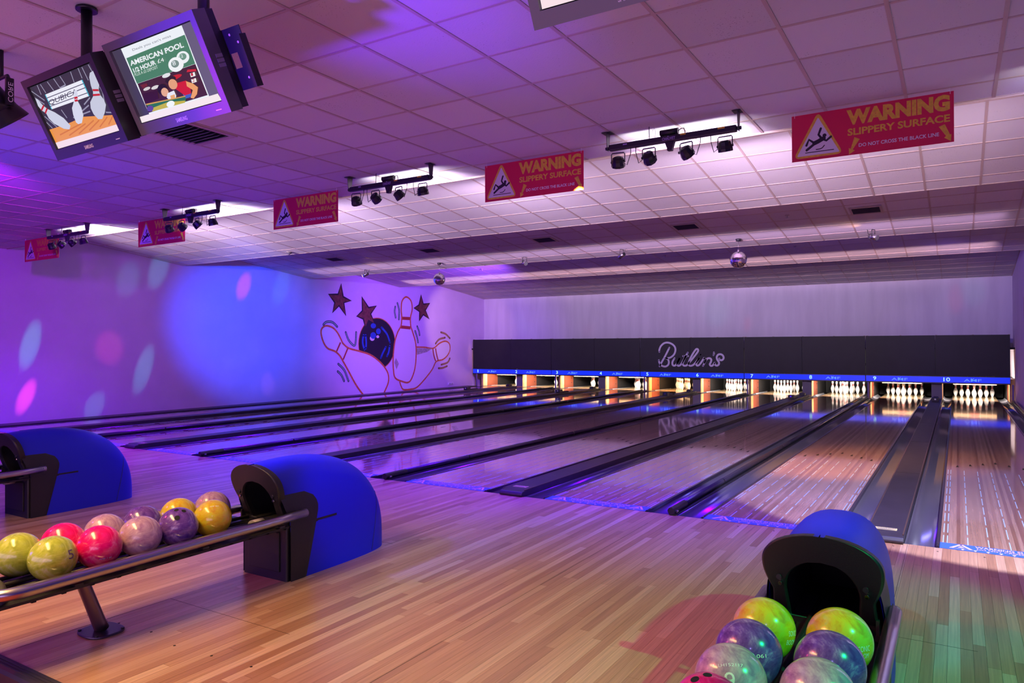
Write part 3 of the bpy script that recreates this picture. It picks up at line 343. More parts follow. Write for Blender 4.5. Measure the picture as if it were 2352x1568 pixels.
def wood(name, tones, board, glossr, use_attr, coat=.35, grain=1.0, bump=0.0):
    m, nt, b = node_mat(name); N = nt.nodes; L = nt.links
    tc = N.new('ShaderNodeTexCoord'); sep = N.new('ShaderNodeSeparateXYZ'); geo = N.new('ShaderNodeNewGeometry')
    L.new(geo.outputs['Position'], sep.inputs[0])
    if use_attr:
        at = N.new('ShaderNodeAttribute'); at.attribute_name = 'tone'; fac = at.outputs['Fac']
    else:
        dv = N.new('ShaderNodeMath'); dv.operation = 'DIVIDE'; dv.inputs[1].default_value = board; L.new(sep.outputs[0], dv.inputs[0])
        fl = N.new('ShaderNodeMath'); fl.operation = 'FLOOR'; L.new(dv.outputs[0], fl.inputs[0])
        wn = N.new('ShaderNodeTexWhiteNoise'); wn.noise_dimensions = '1D'; L.new(fl.outputs[0], wn.inputs['W']); fac = wn.outputs['Value']
    rp = N.new('ShaderNodeValToRGB'); rp.color_ramp.interpolation = 'LINEAR'
    e = rp.color_ramp.elements; e[0].color = (*tones[0], 1); e[1].color = (*tones[-1], 1); e[1].position = 1
    for i, t in enumerate(tones[1:-1]):
        x = e.new((i+1)/(len(tones)-1)); x.color = (*t, 1)
    L.new(fac, rp.inputs['Fac'])
    mp = N.new('ShaderNodeMapping'); mp.inputs['Scale'].default_value = (90*grain, 2.2, 1); L.new(geo.outputs['Position'], mp.inputs[0])
    ns = N.new('ShaderNodeTexNoise'); ns.inputs['Scale'].default_value = 1; ns.inputs['Detail'].default_value = 5; L.new(mp.outputs[0], ns.inputs['Vector'])
    g = N.new('ShaderNodeMapRange'); g.inputs[1].default_value = .3; g.inputs[2].default_value = .7; g.inputs[3].default_value = .78; g.inputs[4].default_value = 1.12; L.new(ns.outputs['Fac'], g.inputs[0])
    mx = N.new('ShaderNodeMix'); mx.data_type = 'RGBA'; mx.blend_type = 'MULTIPLY'; mx.inputs[0].default_value = 1
    L.new(rp.outputs['Color'], mx.inputs[6]); L.new(g.outputs[0], mx.inputs[7]); L.new(mx.outputs[2], b.inputs['Base Color'])
    b.inputs['Roughness'].default_value = glossr; b.inputs['Specular IOR Level'].default_value = .5
    b.inputs['Coat Weight'].default_value = coat; b.inputs['Coat Roughness'].default_value = glossr*.6
    return m
APPR = wood('approach_maple', [(.40, .20, .105), (.50, .275, .15), (.56, .33, .19), (.68, .45, .29)], .0544, .30, True, .25)
LANEM = wood('lane_maple', [(.34, .17, .095), (.44, .24, .14), (.52, .31, .19), (.58, .37, .25)], .02703, .085, False, .7)
DECKM = wood('pin_deck_maple', [(.62, .44, .24), (.72, .54, .32)], .02703, .12, False, .6)

def tile_mat():
    m, nt, b = node_mat('mineral_tile'); N = nt.nodes; L = nt.links
    geo = N.new('ShaderNodeNewGeometry'); oi = N.new('ShaderNodeObjectInfo')
    sp = N.new('ShaderNodeTexNoise'); sp.inputs['Scale'].default_value = 95; sp.inputs['Detail'].default_value = 2; L.new(geo.outputs['Position'], sp.inputs['Vector'])
    pt = N.new('ShaderNodeTexNoise'); pt.inputs['Scale'].default_value = 2.1; pt.inputs['Detail'].default_value = 3; L.new(geo.outputs['Position'], pt.inputs['Vector'])
    # specks only where the patch noise is high
    th = N.new('ShaderNodeMapRange'); th.inputs[1].default_value = .35; th.inputs[2].default_value = .75; th.inputs[3].default_value = .80; th.inputs[4].default_value = .64; L.new(pt.outputs['Fac'], th.inputs[0])
    gt = N.new('ShaderNodeMath'); gt.operation = 'GREATER_THAN'; L.new(sp.outputs['Fac'], gt.inputs[0]); L.new(th.outputs[0], gt.inputs[1])
    rp = N.new('ShaderNodeValToRGB'); e = rp.color_ramp.elements
    e[0].color = (.60, .555, .55, 1); e[1].color = (.70, .65, .65, 1); e[0].position = 0; e[1].position = 1; L.new(oi.outputs['Random'], rp.inputs[0])
    mx = N.new('ShaderNodeMix'); mx.data_type = 'RGBA'; L.new(gt.outputs[0], mx.inputs[0]); L.new(rp.outputs[0], mx.inputs[6]); mx.inputs[7].default_value = (.30, .25, .25, 1)
    L.new(mx.outputs[2], b.inputs['Base Color']); b.inputs['Roughness'].default_value = .9; b.inputs['Specular IOR Level'].default_value = .15
    bp = N.new('ShaderNodeBump'); bp.inputs['Strength'].default_value = .35; bp.inputs['Distance'].default_value = .003
    L.new(sp.outputs['Fac'], bp.inputs['Height']); L.new(bp.outputs[0], b.inputs['Normal'])
    return m
TILEM = tile_mat()
TILEN = mat('new_mineral_tile', (.74, .70, .72), .85, spec=.2, bump=(160, .2))
GRIDM = mat('tee_grid_metal', (.52, .40, .35), .5)

# ------------------------------------------------------------------ lane layout (foul line at y = 0, lane 10 starts at x = 0)
W = 1.0541; GA, GB, GW = .739, .545, .235
LX = {10: 0.0}
for k in range(9, 0, -1): LX[k] = LX[k+1] - W - (GA if k % 2 else GB)
XL, XR = -16.05, 1.42
END = 19.35

# ------------------------------------------------------------------ floor: approach boards
fl = MB().box(XL, 3.2, -4.575, -.001, -.10, -.012).build('floor', DARKR); struct(fl)
BW = .0544
boards = []
x = -16.03
while x < 2.6:
    y = -4.575 + 0
    first = True
    while y < -.02:
        ln = random.uniform(.75, 2.3) if not first else random.uniform(.3, 2.0)
        first = False
        y1 = min(-.003, y+ln)
        if -.003 - y1 < .3: y1 = -.003
        boards.append((x, min(x+BW, 2.6), y, y1, random.random())); y = y1
    x += BW
def bdist(b): return ((b[0]+.03-.12)**2 + ((b[2]+b[3])/2+6.3)**2)
def in_view(b):
    for px, py in ((b[0], b[2]), (b[0], b[3])):
        v = Vector((px, py, 0)) - Vector((.1234, -6.2973, 1.5212)); d = v.dot(F)
        if d > .3:
            u = 1176 + 1657*v.dot(R2)/d; w = 784 - 1657*v.dot(U2)/d
            if -60 < u < 2400 and w < 1600: return True
    return False
boards.sort(key=lambda b: (not in_view(b), bdist(b)))
def board_mesh(bs, name):
    mb = MB(); tones = []
    for x0, x1, y0, y1, t in bs:
        g = .0005; mb.box(x0+g, x1-g, y0+g, y1-g, -.012, 0.0); tones += [t]*6
    me = mb.mesh(name, APPR); a = me.attributes.new('tone', 'FLOAT', 'FACE'); a.data.foreach_set('value', tones)
    return me
for b in boards[:295]:
    o = bpy.data.objects.new('board', board_mesh([b], 'board')); COL.objects.link(o); o.parent = fl
o = bpy.data.objects.new('board_field', board_mesh(boards[295:], 'board_field')); COL.objects.link(o); o.parent = fl; o['kind'] = 'stuff'
# panel joints and screw heads on the approach
mb = MB()
for jx, y0, y1 in ((-3.62, -2.1, -.9), (-2.15, -4.5, -.4), (-.21, -1.4, -.02), (-3.95, -4.5, -3.66), (-5.6, -4.2, -.1), (-7.25, -3.0, -.4)):
    mb.box(jx-.0012, jx+.0012, y0, y1, .0002, .0006)
for jy, x0, x1 in ((-3.655, -3.95, -2.9), (-2.03, -3.95, -3.6), (-2.28, -7.3, -6.6), (-2.03, -.6, .2)):
    mb.box(x0, x1, jy-.0012, jy+.0012, .0002, .0006)
mb.build('panel_joint', mat('joint_dark', (.03, .015, .012), .7), fl)
for i in range(26):
    px = -4.1 + .27*i if i < 14 else -1.75 + .29*(i-14); py = -4.06 + .021*(i % 3) if i < 14 else -.115
    o = MB().cyl((0, 0, .0002), (0, 0, .0008), .007, n=10).build('screw_head', INNER, fl); o.location = (px, py, 0); o['kind'] = 'part'
struct(MB().box(XL, XR, 0, 20.15, -.3, -.125).build('floor', DARKR))
# nosing at the end of the approach and the lower concourse floor
o = struct(MB().prism([(-4.655, -.10), (-4.655, -.018), (-4.645, -.004), (-4.63, .004), (-4.578, .004), (-4.578, -.1)], 'x', XL, 3.2).build('trim_1', mat('ribbed_nosing', (.030, .026, .040), .55)))
for k in range(3): MB().box(XL, 3.2, -4.632+.016*k, -4.624+.016*k, .004, .0065).build('ridge', mat('ribbed_nosing', (0, 0, 0)), o)
m, nt, b = node_mat('red_carpet'); n = nt.nodes.new('ShaderNodeTexNoise'); n.inputs['Scale'].default_value = 60; n.inputs['Detail'].default_value = 6
tc = nt.nodes.new('ShaderNodeTexCoord'); rp = nt.nodes.new('ShaderNodeValToRGB'); nt.links.new(tc.outputs['Object'], n.inputs['Vector']); nt.links.new(n.outputs['Fac'], rp.inputs[0])
rp.color_ramp.elements[0].color = (.30, .035, .02, 1); rp.color_ramp.elements[1].color = (.55, .09, .05, 1); nt.links.new(rp.outputs[0], b.inputs['Base Color']); b.inputs['Roughness'].default_value = .95
struct(MB().box(XL, 3.2, -9.0, -4.655, -.25, -.10).build('floor', MATS['red_carpet']))

# ------------------------------------------------------------------ walls
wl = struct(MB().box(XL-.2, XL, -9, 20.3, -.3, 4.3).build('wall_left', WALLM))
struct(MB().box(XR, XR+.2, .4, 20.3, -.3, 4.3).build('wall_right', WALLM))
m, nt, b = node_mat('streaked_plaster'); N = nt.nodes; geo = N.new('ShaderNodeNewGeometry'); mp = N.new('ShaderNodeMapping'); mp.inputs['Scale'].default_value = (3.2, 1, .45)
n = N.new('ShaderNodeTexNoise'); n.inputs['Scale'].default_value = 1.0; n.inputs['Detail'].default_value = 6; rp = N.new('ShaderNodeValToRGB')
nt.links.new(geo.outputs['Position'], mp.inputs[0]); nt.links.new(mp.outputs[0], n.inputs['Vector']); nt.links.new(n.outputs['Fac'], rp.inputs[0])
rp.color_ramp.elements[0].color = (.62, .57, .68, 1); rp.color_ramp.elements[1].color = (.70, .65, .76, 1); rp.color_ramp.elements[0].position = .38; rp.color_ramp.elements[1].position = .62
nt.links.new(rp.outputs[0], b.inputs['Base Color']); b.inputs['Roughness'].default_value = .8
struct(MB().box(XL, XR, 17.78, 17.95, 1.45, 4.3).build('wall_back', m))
struct(MB().box(XL, XR, 20.15, 20.3, -.3, 1.6).build('wall_rear', INNER))
struct(MB().box(XL, XR, 16.9, 20.15, 1.40, 1.45).build('trim_2', INNER))  # unseen lid added to stop the pin lights leaking upwards

# ------------------------------------------------------------------ ceiling: one level bay over the approach, four bays that tip down towards the pins
tile_me = {}
def tile_mesh(w, l):
    k = (round(w, 3), round(l, 3))
    if k not in tile_me:
        g = .011; e = .004
        mb = MB(); n = mb.add([(g, g, .006), (w-g, g, .006), (w-g, l-g, .006), (g, l-g, .006), (g, g, .022), (w-g, g, .022), (w-g, l-g, .022), (g, l-g, .022)])
        for q in ((3,2,1,0),(4,5,6,7),(0,1,5,4),(1,2,6,5),(2,3,7,6),(3,0,4,7)): mb.face([n+i for i in q])
        tile_me[k] = mb.mesh('ceiling_tile', TILEM)
    return tile_me[k]
def bay(y0, y1, z0, slope, xoff, ypos, each=True, solid_from=None):
    ang = -math.atan(slope); cs = math.cos(ang)
    root = MB().box(XL, 3.2 if slope == 0 else XR, 0, (y1-y0)/cs, .022, .06).build('ceiling', mat('ceiling_backing', (.3, .27, .27), .9)); struct(root)
    root.location = (0, y0, z0); root.rotation_euler = (ang, 0, 0)
    xs = [XL]; k = math.ceil((XL+.05-xoff)/.6)
    xmax = 3.2 if slope == 0 else XR
    while xoff+.6*k < xmax-.05: xs.append(xoff+.6*k); k += 1
    xs.append(xmax)
    ys = [0] + [(v-y0)/cs for v in ypos] + [(y1-y0)/cs]
    mb = MB()
    for i in range(len(xs)-1):
        for j in range(len(ys)-1):
            w, l = xs[i+1]-xs[i], ys[j+1]-ys[j]
            vis = True
            if slope == 0:
                # only the part of the level bay ahead of the camera
                vis = ys[j] > 4.0 and xs[i] < 1.2
            if each and vis:
                o = bpy.data.objects.new('ceiling_tile', tile_mesh(w, l)); COL.objects.link(o); o.parent = root; o.location = (xs[i], ys[j], 0)
                if slope == 0 and abs(xs[i]+4.41) < .3 and abs(y0+ys[j]+2.70) < .3: o.data = o.data.copy(); o.data.materials[0] = TILEN
            else: mb.box(xs[i]+.011, xs[i+1]-.011, ys[j]+.011, ys[j+1]-.011, .006, .022)
    if mb.v:
        o = mb.build('tile_field', TILEM, root); o['kind'] = 'stuff'
    gb = {}
    for xx in xs:
        if 'x' not in gb: gb['x'] = MB().box(-.0125, .0125, 0, ys[-1], 0, .008).mesh('grid_bar', GRIDM)
        o = bpy.data.objects.new('grid_bar', gb['x']); COL.objects.link(o); o.parent = root; o.location = (min(max(xx, XL+.0125), xmax-.0125), 0, 0)
    for yy in ys:
        if 'y' not in gb: gb['y'] = MB().box(XL, xmax, -.0115, .0115, .0012, .008).mesh('grid_bar', GRIDM)
        o = bpy.data.objects.new('grid_bar', gb['y']); COL.objects.link(o); o.parent = root; o.location = (0, min(max(yy, .0115), ys[-1]-.0115), 0)
    return root
ZA = 3.508
bay(-9.0, .68, ZA, 0.0, .386, [-9+.35+.6*0] if 0 else [.223-.6*k for k in range(15, -1, -1)])
bay(.68, 4.52, 4.09-.124*.68, .124, -.217, [4.151-.552*k for k in range(6, -1, -1)])
bay(4.52, 8.60, 4.525-.116*4.52, .116, -.232, [8.144-.565*k for k in range(6, -1, -1)])
bay(8.60, 12.60, 5.0-.115*8.6, .115, -.240, [12.15-.565*k for k in range(6, -1, -1)])
bay(12.60, 17.80, 5.46-.115*12.6, .115, -.240, [17.5-.565*k for k in range(8, -1, -1)], each=False)
# upstands that close each step
for k, (yy, za, zb) in enumerate(((.68, 3.50, 4.05), (4.52, 3.535, 4.04), (8.60, 3.535, 4.05), (12.6, 3.56, 4.05))):
    struct(MB().box(XL, XR if k else 3.2, yy-.012, yy+.003, za, zb).build('trim_%d' % (3+k), GRIDM))

# ------------------------------------------------------------------ lanes
STRIPB = mat('sign_blue', (.05, .16, .75), .35)
STRIPT = mat('sign_pink', (.95, .55, .48), .45)
STRIPY = mat('sign_amber', (.98, .72, .30), .45)
DASHM = mat('dash_paint', (.42, .62, .95), .4)
LD = {1: 'lane along the mural wall', 2: 'second lane from the mural wall', 3: 'third lane from the mural wall', 4: 'fourth lane from the mural wall', 5: 'fifth lane from the mural wall', 6: 'fifth lane from the right wall', 7: 'fourth lane from the right wall', 8: 'third lane from the right wall', 9: 'second lane from the right wall', 10: 'lane along the right wall'}
PD = {1: 'nearest the mural wall', 3: 'second from the mural wall', 5: 'middle one of the five', 7: 'second from the right wall', 9: 'nearest the right wall'}
QD = {2: 'nearest the mural wall', 4: 'second from the mural wall', 6: 'second from the right wall', 8: 'nearest the right wall'}
for ln in range(1, 11):
    x0 = LX[ln]
    lane = tag(empty('bowling_lane', (x0, 0, 0)), 'glossy maple bowling lane, the %s' % LD[ln], 'lane', 'bowling lanes')
    MB().box(0, W, .0, 17.55, -.12, 0).build('lane_bed', LANEM, lane)
    MB().box(.0, W, 17.55, END, -.12, 0).build('pin_deck', DECKM, lane)
    mb = MB()
    cols = [.020, .047] + [.047+.1355*k for k in range(1, 7)] + [W-.047-.0, W-.020]
    for c in cols:
        for k in range(9):
            y = .10 + .446*k
            mb.box(c-.0035, c+.0035, y, y+.34, .0004, .0008)
    o = mb.build('dash_marks', DASHM, lane); o['kind'] = 'stuff'
    for k in range(7):
        cx = W/2 + (k-3)*.1375; yy = 4.84-.163*abs(k-3)
        MB().prism([(cx-.016, yy-.075), (cx+.016, yy-.075), (cx+.003, yy+.075), (cx-.003, yy+.075)], 'z', .0004, .0009).build('arrow', INNER, lane)
    # foul line warning strip
    sg = MB().box(0, W, .006, .187, .0009, .0016).build('foul_line_sign', STRIPB, lane)
    fn = lambda p: (p[0]*W, .006+p[1]*.181, .0022)
    mb = MB()
    add_text(mb, 'WARNING SLIPPERY FLOOR', fn, .215, .60, .60, .30, 0, .012)
    add_text(mb, 'DO NOT CROSS THE BLACK LINE', fn, .225, .34, .56, .18, 0, .004)
    for cx in (.13, .90):
        for tri, zz in (([(-.062, -.36), (.062, -.36), (0, .36)], 0),):
            a = [(cx+p[0], .58+p[1]) for p in tri]
            for q in range(3):
                mb.ribbon([a[q], a[(q+1) % 3]], .022, lambda p: (p[0]*W, .006+p[1]*.181, .0023), 0, smooth=False, cap=False)
        mb.flat([(cx-.022, .40), (cx+.022, .40), (cx, .66)], fn)
    mb.build('warning_text', STRIPT, sg)
    mb = MB()
    for k in range(11):
        cx = .14+.075*k; mb.flat([(cx-.012, .22), (cx, .02), (cx+.012, .22)], fn)
    o = mb.build('arrow_row', STRIPY, sg); o['kind'] = 'stuff'

def gutter(x0, side_label, y0=.0, y1=17.6, rail=None):
    g = tag(empty('lane_gutter', (x0, 0, 0)), side_label, 'gutter', 'lane gutters')
    prof = [(.002, -.004), (.012, -.006)] + [(.1175-.1055*math.cos(PI*t/12), -.010-.052*math.sin(PI*t/12)) for t in range(1, 12)] + [(GW-.012, -.006), (GW-.002, -.004)]
    mb = MB(); rings = []
    for y in (y0, y1): rings.append(mb.add([(p[0], y, p[1]) for p in prof]))
    for i in range(len(prof)-1): mb.face([rings[0]+i, rings[0]+i+1, rings[1]+i+1, rings[1]+i], 0, True)
    k = mb.add([(p[0], y0, -.12) for p in prof]); 
    for i in range(len(prof)-1): mb.face([rings[0]+i+1, rings[0]+i, k+i, k+i+1])
    mb.build('channel', GUTM, g)
    # pale plastic end of the channel at the pins
    mb = MB(); rings = []
    for y in (y1, END-.1):
        rings.append(mb.add([(p[0], y, p[1]-.004+(.004 if y == y1 else -.02)) for p in prof]))
    for i in range(len(prof)-1): mb.face([rings[0]+i, rings[0]+i+1, rings[1]+i+1, rings[1]+i], 0, True)
    mb.build('channel_end', mat('pale_channel', (.33, .33, .38), .3), g)
    if rail is not None:
        mb = MB().box(rail, rail+.022, y0+.02, y1, -.03, .004); mb.cyl((rail+.011, y0+.03, .0), (rail+.011, y0+.11, .0), .0105, n=10)
        mb.build('bumper_rail', mat('rail_black', (.03, .026, .04), .2), g)
    return g
for ln in range(1, 11):
    gutter(LX[ln]-GW, 'dark plastic gutter on the left edge of the ' + LD[ln], rail=GW-.024)
    gutter(LX[ln]+W, 'dark plastic gutter on the right edge of the ' + LD[ln], rail=.002)

# wide caps over the ball tracks, narrow rails between the pairs
CAPX = {}
def wide_cap(xa, xb, label):
    c = tag(empty('ball_track_cap', ((xa+xb)/2, 0, 0)), label, 'lane divider', 'ball track caps'); w = (xb-xa)/2
    prof = [(-.045, .003), (-.05, .022), (-.03, .048), (.06, .062), (16.6, .062), (16.6, -.124), (.004, -.124), (.004, .003)]
    MB().prism(prof, 'x', -w, w).build('cap', CAPM, c, bevel=.006)
    for s in (-1, 1): MB().box(s*(w-.006)-.005, s*(w-.006)+.005, .02, 16.6, .056, .0635).build('edge_strip', mat('edge_bronze', (.09, .055, .035), .3), c)
    for yy in (3.1, 6.2, 9.3, 12.4, 15.0): MB().box(-w, w, yy, yy+.004, .0622, .0628).build('joint', INNER, c)
    lb = MB().box(-.078, .078, .125, .20, .0622, .0632).build('warning_label', mat('label_yellow', (.66, .58, .22), .5), c)
    mb = MB(); add_text(mb, 'CAUTION', lambda p: (-.066+.132*p[0], .170+.022*p[1], .0637), 0, 0, 1, 1, 0, .01)
    for k in range(3): mb.box(-.062, .062-.012*k, .134+.011*k, .138+.011*k, .0634, .0637)
    mb.build('label_text', mat('label_ink', (.02, .015, .18), .5), lb)
    return c
rows = [PD[k] for k in (1, 3, 5, 7, 9)]
for k, ln in enumerate((1, 3, 5, 7, 9)):
    xa, xb = LX[ln]+W+GW, LX[ln+1]-GW; CAPX[ln] = (xa+xb)/2
    wide_cap(xa+.001, xb-.001, 'wide flat grey lane cap with yellow label at its tip, ' + rows[k])
for ln in (2, 4, 6, 8):
    xa, xb = LX[ln]+W+GW, LX[ln+1]-GW; xm = (xa+xb)/2
    c = tag(empty('gutter_divider', (xm, 0, 0)), 'narrow black divider rail with round nose, ' + QD[ln], 'lane divider', 'narrow divider rails')
    w = (xb-xa)/2
    MB().box(-w, w, .0, 16.6, -.124, .012).build('base', CAPM, c)
    MB().cyl((-.006, .05, .042), (-.006, 16.5, .042), .030, n=12).build('rail', mat('rail_black', (0,0,0)), c)
    MB().cyl((-.006, -.035, .040), (-.006, .34, .040), .036, n=8, sm=False).build('nose', BLACKP, c, bevel=.005)
    MB().cyl((.028, .02, .03), (.028, .05, .03), .010, n=10).build('bolt', SILVER, c)
    for yy in (1.6, 4.7, 7.8, 11.0): MB().cyl((-.006, yy, .042), (-.006, yy+.03, .042), .0315, n=12).build('collar', BLACKP, c)
o = MB().box(XL+.002, LX[1]-GW-.001, 0, 16.6, -.124, .02).build('edge_ledge', CAPM); tag(o, 'black ledge along the foot of the mural wall', 'lane divider')
c = tag(empty('edge_ledge', (LX[10]+W+GW+.001, 0, 0)), 'glossy rail between lane 10 and the right wall', 'lane divider')
MB().box(0, XR-(LX[10]+W+GW)-.003, 0, 16.6, -.124, .010).build('ledge', CAPM, c)
MB().cyl((.062, 0, .052), (.062, 16.4, .052), .042, n=14).build('rail', mat('gloss_rail', (.10, .09, .10), .12, spec=.8), c)
# foul/ball detectors on the caps
for xx, yy, lab in ((CAPX[1], 13.6, PD[1]), (CAPX[3], 13.8, PD[3]), (CAPX[5], 14.1, PD[5]), (CAPX[7], 14.6, PD[7]), (CAPX[9], 15.3, PD[9])):
    d = tag(empty('ball_sensor', (xx, yy, .0632)), 'small black sensor box on the wide grey lane cap ' + lab, 'sensor', 'ball sensors')
    MB().box(-.075, .075, -.10, .10, 0, .105).build('housing', BLACKP, d, bevel=.006)
    MB().box(-.02, .02, -.104, -.0995, .05, .08).build('lens', CHROME, d)
    MB().box(-.06, .06, .10, .55, 0, .035).build('bracket', DARKR, d)
    d2 = tag(empty('ball_sensor', (xx, 16.25, .0632)), 'low black box at the pin end of the grey cap ' + lab, 'sensor', 'ball sensors')
    MB().box(-.07, .07, -.1, .12, 0, .06).build('housing', BLACKP, d2, bevel=.006); MB().box(-.05, .05, -.06, .05, .06, .075).build('lid', DARKR, d2)

# ------------------------------------------------------------------ pins
PINW = mat('pin_white', (.86, .86, .84), .18, coat=.4); PINR = mat('pin_red', (.72, .03, .04), .25)
prof = [(.0258, 0), (.029, .008), (.036, .03), (.0455, .06), (.0535, .085), (.0592, .105), (.0605, .117), (.0598, .13), (.0560, .152), (.0485, .178), (.0402, .20), (.0320, .222), (.0262, .24), (.0238, .252), (.0235, .265), (.0245, .28), (.0272, .30), (.0305, .322), (.0323, .342), (.0312, .36), (.0255, .373), (.0150, .3795), (.004, .381)]
pin0 = MB().lathe(prof, 16).mesh('bowling_pin', PINW)
def rad(z):
    for (a, b), (c, d) in zip(prof, prof[1:]):
        if b <= z <= d: return a+(c-a)*(z-b)/(d-b)
def band(z0, z1):
    k = 4; p = [(rad(z0+(z1-z0)*t/k)+.0007, z0+(z1-z0)*t/k) for t in range(k+1)]
    return MB().lathe(p, 16).mesh('neck_stripe', PINR)
st_a, st_b = band(.244, .259), band(.272, .287)
logo_mesh = MB().box(-.014, .014, -.0612, -.0585, .118, .126).mesh('crest', PINR)
PN = ['foremost of its rack', 'left of the second row', 'right of the second row', 'left of the third row', 'middle of the third row', 'right of the third row', 'far left of the back row', 'inner left of the back row', 'inner right of the back row', 'far right of the back row']
string_me = MB().cyl((0, 0, 0), (0, 0, .42), .0022, n=6).mesh('string', WHITE)
for ln in range(1, 11):
    cx = LX[ln]+W/2; k = 0
    for row in range(4):
        for c in range(row+1):
            px = cx + (c-row/2)*.3048; py = 18.27+row*.264
            o = bpy.data.objects.new('bowling_pin', pin0); COL.objects.link(o); o.location = (px, py, 0)
            tag(o, 'white bowling pin, %s, %s' % (PN[k], LD[ln]), 'pin', 'pins on the ' + LD[ln])
            for me in (st_a, st_b, logo_mesh):
                q = bpy.data.objects.new(me.name.split('.')[0], me); COL.objects.link(q); q.parent = o
            q = bpy.data.objects.new('string', string_me); COL.objects.link(q); q.parent = o; q.location = (0, 0, .381)
            k += 1

# ------------------------------------------------------------------ pinsetter fronts: kickbacks, sweep boards, pit
KY = mat('kickback_ply', (.62, .40, .16), .45, vary=(9, .15)); KR = mat('kickback_fibre', (.20, .045, .022), .3); KG = mat('kickback_grey', (.16, .15, .19), .5)
def kickback(xa, xb, label, wide):
    o = tag(empty('kickback', ((xa+xb)/2, 17.02, 0)), label, 'partition', 'kickback partitions'); w = (xb-xa)/2
    MB().box(-w+.004, w-.004, 0.0, .30, -.124, .60).build('front_board', KY, o)
    MB().box(-w+.002, w-.002, .30, 1.05, -.124, .60).build('side_panel', KR, o)
    MB().box(-w, w, 1.05, 2.9, -.124, .60).build('rear_panel', mat('kick_black', (.015, .014, .016), .5), o)
    if wide:
        MB().box(-w+.004, w-.004, -.014, -.001, .03, .56).build('face_plate', KG, o)
    for s in ((-1, 1) if abs(xa) < 1.2 or wide or xa > -15 and xa < 1.2 else ()):
        for zz in (.16, .33, .47): MB().cyl((s*(w-.001), .9, zz), (s*(w+.006), .9, zz), .018, n=8).build('bolt', BLACKM, o)
    return o
for ln in (1, 3, 5, 7, 9):
    kickback(LX[ln]+W+GW, LX[ln+1]-GW, 'wide grey-fronted plywood partition between pin decks, ' + PD[ln], True)
for ln in (2, 4, 6, 8):
    kickback(LX[ln]+W+GW, LX[ln+1]-GW, 'narrow plywood partition between pin decks, ' + QD[ln], False)
kickback(XR-.125, XR-.004, 'plywood partition between the last pin deck and the right wall', False)
kickback(LX[1]-GW-.09, LX[1]-GW-.002, 'plywood partition between the first pin deck and the mural wall', False)
BOARDW = mat('sweep_board_wood', (.44, .27, .13), .4); REDG = mat('sweep_red', (.85, .05, .03), .35)
for ln in (1, 2, 3, 4, 9, 10):
    cx = LX[ln]+W/2
    o = tag(empty('sweep_board', (cx, 17.62, 0)), 'brown sweep board with red badge, ' + LD[ln], 'sweep board', 'sweep boards')
    MB().box(-.51, .51, 0, .04, .405, .50).build('board', BOARDW, o, bevel=.004)
    MB().prism([(-.15, .422), (.15, .422), (.06, .47), (-.06, .47)], 'y', -.004, -.001).build('badge', REDG, o)
    for s in (-.45, .45): MB().box(s-.02, s+.02, .005, .035, .50, 1.3995).build('arm', BLACKM, o)
for ln in range(1, 11):
    cx = LX[ln]+W/2
    o = tag(empty('pit_curtain', (cx, 19.62, 0)), 'black ball curtain behind the pins of the ' + LD[ln], 'curtain', 'pit curtains')
    mb = MB(); n = 18; k = mb.add([(-.74+1.48*i/n, .03*(i % 2), z) for z in (-.05, .85) for i in range(n+1)])
    for i in range(n): mb.face([k+i, k+i+1, k+n+2+i, k+n+1+i], 0, True)
    mb.build('cloth', mat('curtain_black', (.010, .010, .012), .9), o)
    MB().cyl((-.75, .015, .85), (.75, .015, .85), .02, n=8).build('rod', BLACKM, o)
    L = lamp('pin_light', 'AREA', (cx, 17.05, .52), (cx, 18.6, .10), (1.0, .88, .74) if ln != 5 else (1.0, .62, .30), 95, .9, .05)
